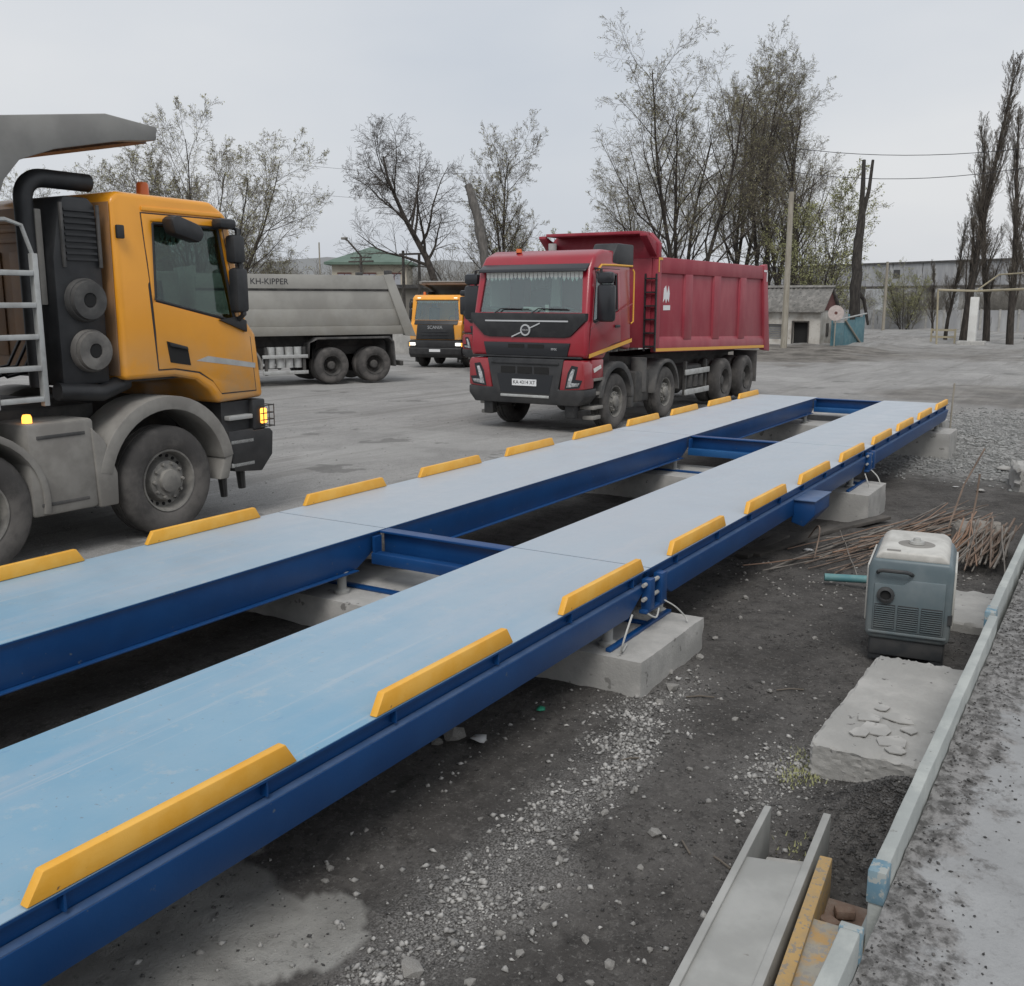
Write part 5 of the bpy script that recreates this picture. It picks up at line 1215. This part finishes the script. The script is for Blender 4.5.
def make_tree(seed, H, stems=1, lean=(0, 0), spread=.5, kids=(12, 7, 5), ang=(38, 42, 45), ratio=(.42, .45, .45), r0=None, trop=(.05, .08, .04), wig=.12, start=.25, leaves=0, leafsize=.12, drop=0.0, twigr=.011, bend=None, base_len=None, cr=.62):
    rs = np.random.default_rng(seed); S = [[], [], [], [], []]; tips = []
    r0 = r0 or H * .016
    def branch(p, d, L_, r, lv):
        n = (9, 6, 4, 3, 2)[min(lv, 4)]; pts = [p]; dirs = [d]
        for i in range(n):
            d = d + rs.normal(0, wig, 3) * (.5 if lv == 0 else 1.) + np.array([0, 0, trop[min(lv, len(trop) - 1)] - (drop if lv >= 2 else 0)])
            if lv == 0 and bend is not None: d = d + np.array(bend) * (1 if i < n * .45 else -1.1)
            d = d / np.linalg.norm(d); p = p + d * L_ / n; pts.append(p); dirs.append(d)
        for i in range(n):
            k0, k1 = 1 - .82 * i / n, 1 - .82 * (i + 1) / n
            S[min(lv, 4)].append((pts[i], pts[i + 1], max(r * k0, twigr), max(r * k1, twigr * .8)))
        if lv >= len(kids):
            tips.append((pts, dirs)); return
        s0 = start if lv == 0 else .18
        nk = kids[lv]
        for j in range(nk):
            f = s0 + (1 - s0) * (j + rs.uniform(.2, .8)) / nk; i = min(int(f * n), n - 1); q = pts[i] + (pts[i + 1] - pts[i]) * (f * n - i); dd = dirs[i + 1]
            az = rs.uniform(0, 2 * np.pi); a = np.radians(ang[lv] * rs.uniform(.7, 1.25))
            t0 = np.cross(dd, [.3, .5, .81]); t0 /= np.linalg.norm(t0); t1 = np.cross(dd, t0); side = t0 * np.cos(az) + t1 * np.sin(az)
            nd = dd * np.cos(a) + side * np.sin(a)
            branch(q, nd / np.linalg.norm(nd), L_ * ratio[lv] * (1.15 - .62 * f) * rs.uniform(.7, 1.25), r * (1 - .82 * f) * cr, lv + 1)
    for s in range(stems):
        a = 2 * np.pi * s / stems + rs.uniform(-.4, .4); k = spread if stems > 1 else 0
        d = np.array([lean[0] + k * np.cos(a) * rs.uniform(.5, 1.1), lean[1] + k * np.sin(a) * rs.uniform(.5, 1.1), 1.]); d /= np.linalg.norm(d)
        branch(np.array([.012 * H * np.cos(a) * (stems > 1), .012 * H * np.sin(a) * (stems > 1), -.4]), d, H * rs.uniform(.8, 1.02) * (base_len or 1), r0 * (1 if stems == 1 else .8), 0)
    def mk(lst, n): A, B, a, b_ = zip(*lst); return segs_mesh('tree', A, B, np.array(a), np.array(b_), n)
    trunk = mk(S[0] + S[1], 7); crown = mk(S[2] + S[3] + S[4], 3) if S[2] else None
    smoothme(trunk, 180)
    lf = None
    if leaves:
        idx = rs.integers(0, len(tips), leaves); P = np.zeros((leaves, 3))
        for i, k in enumerate(idx):
            pts = tips[k][0]; j = rs.integers(0, len(pts) - 1); f = rs.uniform(); P[i] = pts[j] * (1 - f) + pts[j + 1] * f
        P += rs.normal(0, .05, (leaves, 3)); a = rs.normal(0, 1, (leaves, 3)); a /= np.linalg.norm(a, axis=1)[:, None]; b_ = np.cross(a, rs.normal(0, 1, (leaves, 3))); b_ /= np.linalg.norm(b_, axis=1)[:, None]
        s = leafsize * rs.uniform(.5, 1.2, (leaves, 1)); V_ = np.stack([P - a * s, P + b_ * s * .45, P + a * s, P - b_ * s * .45], 1)
        lf = fast('leaves', V_.reshape(-1, 3), np.arange(4 * leaves).reshape(-1, 4))
    return trunk, crown, lf
def plant(meshes, loc, label, rz=0., s=1., group=None, name='bare_tree', bark='bark', tw='twig', leaf='leafolive', cat='tree'):
    t_ = thing(name, label, cat, loc, rz, group, s)
    obj('trunk', meshes[0], bark, t_)
    if meshes[1]: obj('crown', meshes[1], tw, t_)
    if meshes[2]: obj('foliage', meshes[2], leaf, t_)
    return t_
def ground_at(u, D):
    p = dep(u, 300, D); return (p.x, p.y, float(gbase(p.x, p.y)) - .05)
TELM = make_tree(11, 20.5, 4, spread=.26, kids=(14, 9, 8, 4), ang=(38, 42, 46, 48), ratio=(.46, .46, .44, .5), start=.26, leaves=20000, leafsize=.055, trop=(.06, .07, .02), drop=.03, r0=.29, twigr=.0085, cr=.52)
TELM2 = make_tree(12, 22, 3, spread=.16, kids=(15, 9, 8, 4), ang=(34, 40, 46, 48), ratio=(.40, .46, .44, .5), start=.22, leaves=13000, leafsize=.055, trop=(.08, .09, .03), r0=.29, twigr=.0085, cr=.52)
TROUND = make_tree(23, 10.5, 9, spread=.62, kids=(11, 9, 8, 3), ang=(36, 42, 46, 48), ratio=(.46, .48, .44, .5), start=.2, leaves=24000, leafsize=.045, trop=(.06, .06, .03), r0=.13, twigr=.006, cr=.5)
TBARE = make_tree(14, 15.5, 1, lean=(-.10, .16), kids=(18, 12, 9, 4), ang=(50, 46, 48, 45), ratio=(.44, .46, .45, .5), start=.38, trop=(.03, .06, .0), drop=.03, cr=.5, bend=(-.045, .07, 0), r0=.36, wig=.13, twigr=.008)
TUP = make_tree(15, 14.5, 2, spread=.10, kids=(18, 10, 8, 4), ang=(42, 42, 44, 46), ratio=(.46, .46, .44, .5), cr=.5, start=.26, leaves=7000, leafsize=.06, trop=(.06, .12, .06), r0=.26, twigr=.008)
TPOP = make_tree(16, 22, 1, lean=(.01, .0), cr=.34, kids=(40, 10, 7, 3), ang=(15, 22, 30, 36), ratio=(.22, .40, .42, .5), start=.14, trop=(.03, .16, .10), r0=.34, wig=.06, twigr=.009)
TPOP2 = make_tree(17, 19, 1, lean=(.05, .02), cr=.36, kids=(36, 10, 7, 3), ang=(19, 25, 33, 38), ratio=(.24, .42, .42, .5), start=.16, trop=(.03, .14, .08), r0=.32, wig=.09, twigr=.009)
TSHRUB = make_tree(18, 6.5, 8, spread=.42, kids=(11, 7, 5), ang=(32, 40, 44), ratio=(.42, .45, .45), start=.1, leaves=12000, leafsize=.05, trop=(.05, .06, .03), r0=.05, twigr=.006)
TTHICK = make_tree(19, 7, 8, spread=.5, kids=(12, 8), ang=(34, 44), ratio=(.45, .45), start=.1, leaves=1500, leafsize=.10, trop=(.04, .05), r0=.06, twigr=.014)
G1 = 'tall trees behind the red truck'
plant(TELM, ground_at(680, 74), 'broad tall tree with sparse olive buds right behind the red body', R_(20), .95, G1)
plant(TELM2, ground_at(768, 78), 'dark trunked tall tree left of the wooden pole, reaching nearly the top', R_(0), .96, G1)
plant(TELM2, ground_at(790, 88), 'tall dark tree right behind the wooden pole', R_(120), .90, G1)
plant(TELM2, ground_at(735, 92), 'tall slender tree between the two big crowns', R_(220), 1.0, G1)
plant(TELM, ground_at(650, 104), 'paler tall tree farther back left of the broad one', R_(150), .86, G1)
plant(TSHRUB, ground_at(818, 74), 'yellow green budding bush behind the old shed', 0, 1.8, 'budding bushes', 'bush', leaf='leafolive', cat='bush')
plant(TSHRUB, ground_at(572, 88), 'budding bush low behind the red cab', 1., 1.25, 'budding bushes', 'bush', leaf='leafgreen', cat='bush')
plant(TSHRUB, ground_at(522, 92), 'bright green budding bush left of the red cab roof', 2., 1.45, 'budding bushes', 'bush', leaf='leafgreen', cat='bush')
plant(TSHRUB, ground_at(606, 95), 'small budding bush behind the red tipper body', 3., 1.4, 'budding bushes', 'bush', leaf='leafolive', cat='bush')
plant(TSHRUB, ground_at(905, 100), 'light green willow bush in front of the concrete gallery', 4., 1.0, 'budding bushes', 'bush', leaf='leafgreen', cat='bush')
plant(TBARE, ground_at(461, 72), 'bare dark tree with a curved leaning trunk beside the green roof', 0., 1.02, None, tw='twigdark')
plant(TUP, ground_at(508, 78), 'upright tree with reddish buds left of the red truck', R_(60), .98, None)
plant(TROUND, ground_at(210, 60), 'round many stemmed budding tree rising behind the yellow cab', R_(0), 1.16, 'budding trees on the left')
plant(TROUND, ground_at(100, 62), 'sparse round tree behind the exhaust pipe, farthest left', R_(200), .92, 'budding trees on the left')
plant(TROUND, ground_at(258, 72), 'low spreading tree above the grey tipper front', R_(100), .62, 'budding trees on the left')
G2 = 'bare poplars at the right'
plant(TPOP, ground_at(966, 72), 'tallest bare poplar right behind the white gantry post', R_(-75), .95, G2, 'poplar', tw='twig')
plant(TPOP2, ground_at(948, 78), 'short dense poplar just left of the white gantry post', R_(140), .52, G2, 'poplar', tw='twig')
plant(TPOP2, ground_at(990, 76), 'slanting poplar second from the white gantry post', R_(320), .90, G2, 'poplar', tw='twig')
plant(TPOP, ground_at(1014, 70), 'slim poplar at the right edge above the gas pipe', R_(70), .80, G2, 'poplar', tw='twig')
plant(TPOP2, ground_at(1032, 80), 'poplar half cut off by the right edge of the picture', R_(200), 1.1, G2, 'poplar', tw='twig')
plant(TPOP2, ground_at(935, 88), 'small dark leafless tree beneath the gallery', R_(250), .36, G2, 'poplar', tw='twig')
# pollarded and broken trunks
def stump(name, label, P, R0, m='bark', extra=()):
    t_ = thing(name, label, 'tree trunk', P[0]); o = Vector(P[0])
    PP, RR = [], []
    for i in range(len(P) - 1):
        for q in np.linspace(0, 1, 5)[:-1]:
            PP.append(Vector(P[i]).lerp(Vector(P[i + 1]), q) - o + Vector((random.uniform(-.06, .06), random.uniform(-.06, .06), 0))); RR.append((R0[i] + (R0[i + 1] - R0[i]) * q) * random.uniform(.88, 1.14))
    PP.append(Vector(P[-1]) - o); RR.append(R0[-1] * .9)
    obj('trunk', MB().tube(PP, RR, 10), m, t_)
    for q, r in extra: obj('limb', MB().tube([Vector(p) - o for p in q], r, 7), m, t_)
    return t_
def col(u, v, D): return dep(u, v, D)
b0 = Vector(ground_at(857, 64))
stump('broken_trunk', 'tall black forked trunk without a crown behind the teal gate', [b0, col(855, 300, 64), col(858, 250, 64), col(862, 215, 64)], [.44, .35, .29, .25], 'barkblack',
      extra=[([col(861, 216, 64), col(863, 185, 64), col(864, 160, 64)], [.18, .15, .12]), ([col(862, 216, 64), col(869, 190, 64), col(873, 160, 64)], [.17, .12, .09]), ([col(857, 290, 64), col(864, 300, 64.3), col(868, 325, 64.3)], [.14, .12, .08])])
b1 = Vector(ground_at(487, 70))
stump('cut_trunk', 'leaning grey tree trunk sawn off at the top left of red cab', [b1, col(484, 250, 70), col(476, 210, 70), col(468, 185, 70)], [.36, .33, .31, .29], 'barkgrey')

# ------------------------------------------------------------------ buildings and poles
# old shed
sc = gp(819, 349); SX, SY = sc.x, sc.y; sz = float(gbase(SX, SY)) - .2
shed = thing('shed', 'low whitewashed brick shed with a grey corrugated roof', 'shed', (SX, SY, sz))
hw_, LY, LX = 2.5, 7.5, 3.6
fw = MB().prism([(0, 0), (LY, 0), (LY, hw_), (0, hw_)], 0, .3, 'x').mesh('w')
c1 = MB().box(-1, 1, .72, 1.66, .25, 1.80).mesh('c'); c2 = MB().box(-1, 1, 2.35, 4.0, .75, 1.65).mesh('c')
obj('front_wall', cut(fw, c1, c2), 'whitewash', shed)
obj('doorway', MB().box(.296, .31, .70, 1.70, .2, 1.85), 'darkvoid', shed)
obj('door_frame', MB().box(-.03, .05, .66, .74, .2, 1.86).box(-.03, .05, 1.64, 1.72, .2, 1.86).box(-.03, .05, .741, 1.639, 1.78, 1.86), 'darkwood', shed)
wn = obj('window', MB().box(.2, .24, 2.35, 4.0, .75, 1.65), 'pane', shed)
for z in np.arange(.8, 1.65, .14): obj('shutter_slat', MB().box(.14, .19, 2.36, 3.99, z, z + .09), 'fender', wn)
obj('gable_wall', MB().box(.301, LX, 0, .3, 0, hw_), 'whitewash', shed)
obj('gable_board', MB().prism([(-.1, hw_ - .02), (LX + .1, hw_ - .02), (LX / 2, hw_ + 1.32)], -.05, .1), 'maroon', shed)
gw_ = obj('gable_window', MB().box(1.3, 1.9, -.03, .02, .9, 1.7), 'darkwood', shed)
obj('rear_wall', MB().box(LX - .3, LX - .001, .301, LY, 0, hw_), 'whitewash', shed)
obj('far_wall', MB().box(.301, LX - .301, LY - .3, LY, 0, hw_), 'whitewash', shed)
for s in (0, 1):
    n = 60; yy = np.linspace(-.25, LY + .25, n); vs = []
    for y in yy:
        dz = .035 * math.sin(y * 2 * math.pi / .28)
        for f in (0, .5, 1): 
            x = (-.35 + (LX / 2 + .35) * f) if s == 0 else (LX + .35 - (LX / 2 + .35) * f); vs.append((x, y, hw_ - .15 + 1.52 * f + dz + .03))
    fs = [(3 * i + j, 3 * i + 3 + j, 3 * i + 4 + j, 3 * i + 1 + j) for i in range(n - 1) for j in range(2)]
    m_ = MB().add(vs, fs).mesh('roof_sheet'); o = obj('roof_sheet', m_, 'slate', shed); md = o.modifiers.new('s', 'SOLIDIFY'); md.thickness = .02
obj('ridge', MB().prism([(LX / 2 - .18, hw_ + 1.36), (LX / 2 + .18, hw_ + 1.36), (LX / 2, hw_ + 1.50)], -.3, LY + .3), 'slate', shed)
# teal gate and round sign
g0 = gp(832, 350); g1 = gp(863, 347)
tgz = float(gbase(g0.x, g0.y))
tgt = thing('teal_gate', 'peeling teal sheet metal gate right of the shed', 'gate', (g0.x, g0.y, tgz), math.atan2(g1.y - g0.y, g1.x - g0.x))
GLn = math.hypot(g1.x - g0.x, g1.y - g0.y)
for i in range(3):
    a = GLn * i / 3; obj('sheet', MB().box(a + .03, a + GLn / 3 - .03, -.02, .02, .15, 1.55 + .15 * i), 'teal', tgt, .005)
for a in (0, GLn / 2, GLn): obj('post', MB().box(a - .05, a + .05, .025, .12, -.3, 2.05 if a else 1.7), 'teal', tgt, .008)
obj('top_rail', MB().tube([(-.2, -.06, 1.70), (GLn + .1, -.06, 2.05)], .05, 7), 'alu', tgt)
obj('brace', MB().tube([(GLn * .3, -.10, 1.7), (GLn * .85, -.10, .2)], .06, 7), 'polewood', tgt)
sp_ = dep(836, 313, 57.5); sg = float(gbase(sp_.x, sp_.y)) - .2
rs_ = thing('round_sign', 'faded pink round sign on a thin post beside the shed', 'sign', (sp_.x, sp_.y, sg), R_(15))
obj('post', MB().tube([(.03, 0, 0), (.03, 0, sp_.z - sg)], .035, 7), 'polewood', rs_)
obj('disc', MB().lathe([(0, -.03), (.44, -.03), (.44, 0), (0, 0)], (0, 0, sp_.z - sg), 28, 'x'), 'pinksign', rs_)
obj('disc_mark', MB().lathe([(0, -.036), (.09, -.036), (.09, -.031)], (0, 0, sp_.z - sg), 16, 'x'), 'maroon', rs_)
# poles
def pole(name, label, u, vtop, D, r, m='polewood', parts=None, cat='pole'):
    b_ = Vector(ground_at(u, D)); top = dep(u, vtop, D).z - b_.z
    t_ = thing(name, label, cat, b_); obj('post', MB().tube([(0, 0, -.3), (0, 0, top * .5), (0, 0, top)], [r, r * .88, r * .75], 9), m, t_)
    if parts: parts(t_, top)
    return t_, b_, top
def ins(t_, top):
    obj('cap', MB().lathe([(0, .2), (.09, .16), (.12, 0), (0, 0)], (0, 0, top), 10, 'z'), 'ink', t_)
pole('utility_pole', 'tall pale wooden pole standing in front of the shed', 786, 194, 56, .19, parts=ins)
def lampparts(t_, top):
    obj('lamp_arm', MB().tube([(0, 0, top), (-.5, .8, top + 1.1), (-.6, 1.0, top + 1.25)], .07, 7), 'darkwood', t_)
    obj('lamp_head', MB().box(-.85, -.45, .85, 1.25, top + 1.2, top + 1.38), 'fender', t_, .05)
    obj('cross_arm', MB().box(-.08, .08, -1.2, 1.2, top - .5, top - .38), 'darkwood', t_)
    obj('cross_arm', MB().box(-.08, .08, -1.0, 1.0, top - .2, top - .1), 'darkwood', t_)
pole('street_lamp', 'street lamp with a slanted arm in front of the green roof', 362, 256, 78, .14, 'darkwood', lampparts, 'street lamp')
def hframe(t_, top):
    obj('post', MB().tube([(.5, -1.2, -.3), (.5, -1.2, top - .2)], [.14, .11], 8), 'darkwood', t_)
    obj('cross_arm', MB().box(.1, .25, -1.6, .5, top - .35, top - .2), 'darkwood', t_)
    obj('hanging_arm', MB().tube([(0, -1.4, top - 1.2), (.5, -2.6, top - 1.4), (.6, -3.2, top - 2.2)], .06, 6), 'darkwood', t_)
pole('utility_pole', 'dark double pole right of the green roofed house', 404, 251, 80, .15, 'darkwood', hframe)
pole('utility_pole', 'thin grey pole right of the light green willow bush', 885, 262, 96, .16, 'polewood')
pole('utility_pole', 'thin far pole left of the green roofed house', 321, 243, 150, .14, 'polewood')
# white gantry post with yellow gas pipe
gb = Vector(ground_at(975, 69)); gt = dep(975, 297, 69).z - gb.z
gn = thing('pipe_gantry', 'yellow gas pipe carried on a white post and a thin pole', 'pipe', gb)
obj('white_post', MB().prism([(-.30, .3), (.30, .3), (.24, gt), (-.24, gt)], -.26, .26), 'postwhite', gn, .02)
obj('footing', MB().box(-.6, .6, -.9, .9, -.3, .32), 'concrete', gn, .04)
pa = dep(938, 290, 69) - gb; pb = dep(1100, 286, 62) - gb; pc = dep(978, 291, 69) - gb
obj('gas_pipe', MB().tube([pa, pc, pb], .08, 9), 'gaspipe', gn)
obj('gas_pipe', MB().tube([pc + Vector((0, 0, .1)), pc + Vector((.3, -1.2, 1.1)), dep(1100, 268, 62) - gb], .055, 8), 'gaspipe', gn)
pq = Vector(ground_at(940, 69)) - gb
obj('thin_pole', MB().tube([pq, pa], .065, 8), 'gaspipe', gn)
# little yellow barrier
yb_ = Vector(ground_at(946, 72))
yb = thing('barrier', 'low pale yellow barrier left of the white gantry post', 'barrier', yb_)
for y in (-.8, .8): obj('leg', MB().box(-.06, .06, y - .06, y + .06, 0, 1.1), 'gaspipe', yb)
for z in (.5, 1.0): obj('bar', MB().box(-.04, .04, -.73, .73, z - .07, z + .07), 'gaspipe', yb)
# concrete conveyor gallery on pillars
ga, gbp = dep(700, 262, 165), dep(1100, 255, 112)
gz0 = -1.0
ga.z = gbp.z = 0
axv = (gbp - ga); GL_ = axv.length
gal = thing('gallery', 'long grey concrete conveyor gallery on pillars across the background', 'building', (ga.x, ga.y, gz0), math.atan2(axv.y, axv.x))
zb, zt = 5.15, 8.0
n = 12
for i in range(n):
    a, b_ = GL_ * i / n, GL_ * (i + 1) / n
    pn = obj('wall_panel', MB().box(a + .04, b_ - .04, -1.4, 1.4, zb, zt), 'gallery', gal)
    if i % 3 == 1: obj('hatch', MB().box(a + 1.0, a + 2.0, -1.44, -1.39, zb + 1.0, zb + 2.1), 'fenderblack', pn)
    obj('pillar', MB().box(a - .3, a + .3, -.8, .8, -1, zb - .05), 'concrete_old', gal)
obj('roof_edge', MB().box(0, GL_, -1.6, 1.6, zt + .01, zt + .25), 'fenderblack', gal)
obj('floor_beam', MB().box(0, GL_, -1.5, 1.5, zb - .3, zb - .01), 'darkwood', gal)
# far low wall / fence behind the yard
wa, wbp = Vector(ground_at(600, 118)), Vector(ground_at(1100, 96))
dv = (wbp - wa); fen = thing('boundary_wall', 'low grey concrete wall along the far side of the yard', 'wall', (wa.x, wa.y, -1.0), math.atan2(dv.y, dv.x)); FL = math.hypot(dv.x, dv.y)
n = 30
for i in range(n): obj('wall_panel', MB().box(FL * i / n + .05, FL * (i + 1) / n - .05, -.1, .1, -.3, 2.3), 'gallery', fen)
for i in range(n + 1): obj('post', MB().box(FL * i / n - .1, FL * i / n + .1, -.16, .16, -.3, 2.4), 'concrete_old', fen)
# green roofed house
hb = Vector(ground_at(370, 105)); hz = hb.z
house = thing('house', 'two storey cream house with a green hip roof', 'house', (hb.x, hb.y, hz), R_(32))
H_ = 7.0
obj('wall', MB().box(0, 7, -3.9, 3.9, 0, H_), 'cream', house)
obj('roof', MB().add([(-.7, -4.6, H_), (7.7, -4.6, H_), (7.7, 4.6, H_), (-.7, 4.6, H_), (3.5, -.2, H_ + 1.75), (3.5, .2, H_ + 1.75)], [(0, 4, 5, 3), (0, 1, 4), (1, 2, 5, 4), (2, 3, 5), (0, 3, 2, 1)]), 'greenroof', house)
obj('eaves', MB().box(-.7, 7.7, -4.6, 4.6, H_ - .25, H_ - .01), 'greenroof', house)
for y in (-2.6, 0, 2.6):
    wn = obj('window', MB().box(-.05, .0, y - .65, y + .65, 4.2, 5.8), 'pane', house); obj('frame', MB().box(-.08, -.051, y - .04, y + .04, 4.2, 5.8).box(-.08, -.051, y - .75, y + .75, 5.8, 5.95), 'maroon', wn)
    obj('window', MB().box(-.05, .0, y - .65, y + .65, 1.2, 2.8), 'pane', house)
# flat brown building low behind the yellow truck
kb = Vector(ground_at(470, 84)); kz = kb.z
kio = thing('storehouse', 'low grey storehouse behind the distant yellow truck', 'building', (kb.x, kb.y, kz), R_(28))
obj('wall', MB().box(0, 6, -9, 9, 0, 4.0), 'thicket', kio); obj('roof', MB().box(-.5, 6.5, -9.5, 9.5, 4.0, 4.3), 'fenderblack', kio)
ob_ = thing('retaining_wall', 'weathered low wall behind the grey tipper tail', 'wall', ground_at(408, 50), R_(30))
obj('wall', MB().box(0, .4, -3.2, 2.2, -.2, 1.4), 'concrete_old', ob_, .03); obj('coping', MB().box(-.1, .5, -3.3, 2.3, 1.4, 1.52), 'concrete', ob_)
# overhead wires
def wire(a, b_, sag, r, label):
    a, b_ = Vector(a), Vector(b_); pts = [a.lerp(b_, t_) - Vector((0, 0, sag * 4 * t_ * (1 - t_))) for t_ in np.linspace(0, 1, 15)]
    tag(obj('overhead_wire', MB().tube(pts, r, 4), 'ink'), label, 'wire', 'overhead wires')
wire(dep(793, 148, 60), dep(1150, 128, 50), .8, .018, 'upper overhead wire crossing the sky at the right')
wire(dep(793, 172, 60), dep(1150, 140, 50), 1.0, .018, 'lower overhead wire crossing the sky at the right')
wire(dep(200, 150, 90), dep(520, 172, 90), .8, .012, 'upper faint overhead wire in the left sky')
wire(dep(200, 178, 90), dep(520, 200, 90), .8, .012, 'lower faint overhead wire in the left sky')

# ------------------------------------------------------------------ far thickets and hills
def thicket(name, label, spots, mesh, s0, s1, m_t='twig', leaf='leafbrown'):
    Vs, Fs, o = [], [], 0; LV = []; 
    for me_i in (1, 0):
        pass
    src = []
    for me in mesh[:2]:
        v = np.empty(len(me.vertices) * 3, np.float32); me.vertices.foreach_get('co', v); f = np.empty(len(me.loops), np.int32); me.loops.foreach_get('vertex_index', f); src.append((v.reshape(-1, 3), f.reshape(-1, 4)))
    for (x, y, z) in spots:
        a = rng.uniform(0, 6.28); s = rng.uniform(s0, s1); ca, sa = math.cos(a), math.sin(a)
        for v, f in src:
            q = v * s; q = np.stack([q[:, 0] * ca - q[:, 1] * sa + x, q[:, 0] * sa + q[:, 1] * ca + y, q[:, 2] + z], 1); Vs.append(q); Fs.append(f + o); o += len(q)
    ob = stuff(obj(name, fast(name, np.vstack(Vs), np.vstack(Fs)), m_t)); ob['label'] = label; ob['category'] = 'thicket'; return ob
thicket('far_thicket', 'brown leafless thicket behind the far wall at the right', [ground_at(u, D) for u, D in zip(rng.uniform(700, 1080, 44), rng.uniform(98, 150, 44))], TTHICK, .50, .92, 'thicket')
thicket('far_thicket', 'leafless thicket behind the grey and yellow tippers', [ground_at(u, D) for u, D in zip(rng.uniform(60, 640, 64), rng.uniform(84, 150, 64))], TTHICK, .65, 1.15, 'thicket')
def hill(name, u0, u1, D, v0, amp, seed):
    us = np.linspace(u0, u1, 90); vs = []
    for i, u in enumerate(us):
        h = v0 - amp * (fbm(u * .012, 0, 1, 4, seed) - .45) * 2; p = dep(u, h, D); q = dep(u, 300, D * .75); r_ = dep(u, 300, D * 1.5)
        vs += [(q.x, q.y, -3), (p.x, p.y, p.z), (r_.x, r_.y, -3)]
    fs = [(3 * i + k, 3 * i + 3 + k, 3 * i + 4 + k, 3 * i + 1 + k) for i in range(89) for k in range(2)]
    struct(obj(name, MB().add(vs, fs), 'hill'))
hill('hill', -250, 620, 420, 262, 8, 71)
hill('hill', 560, 1300, 380, 283, 7, 72)
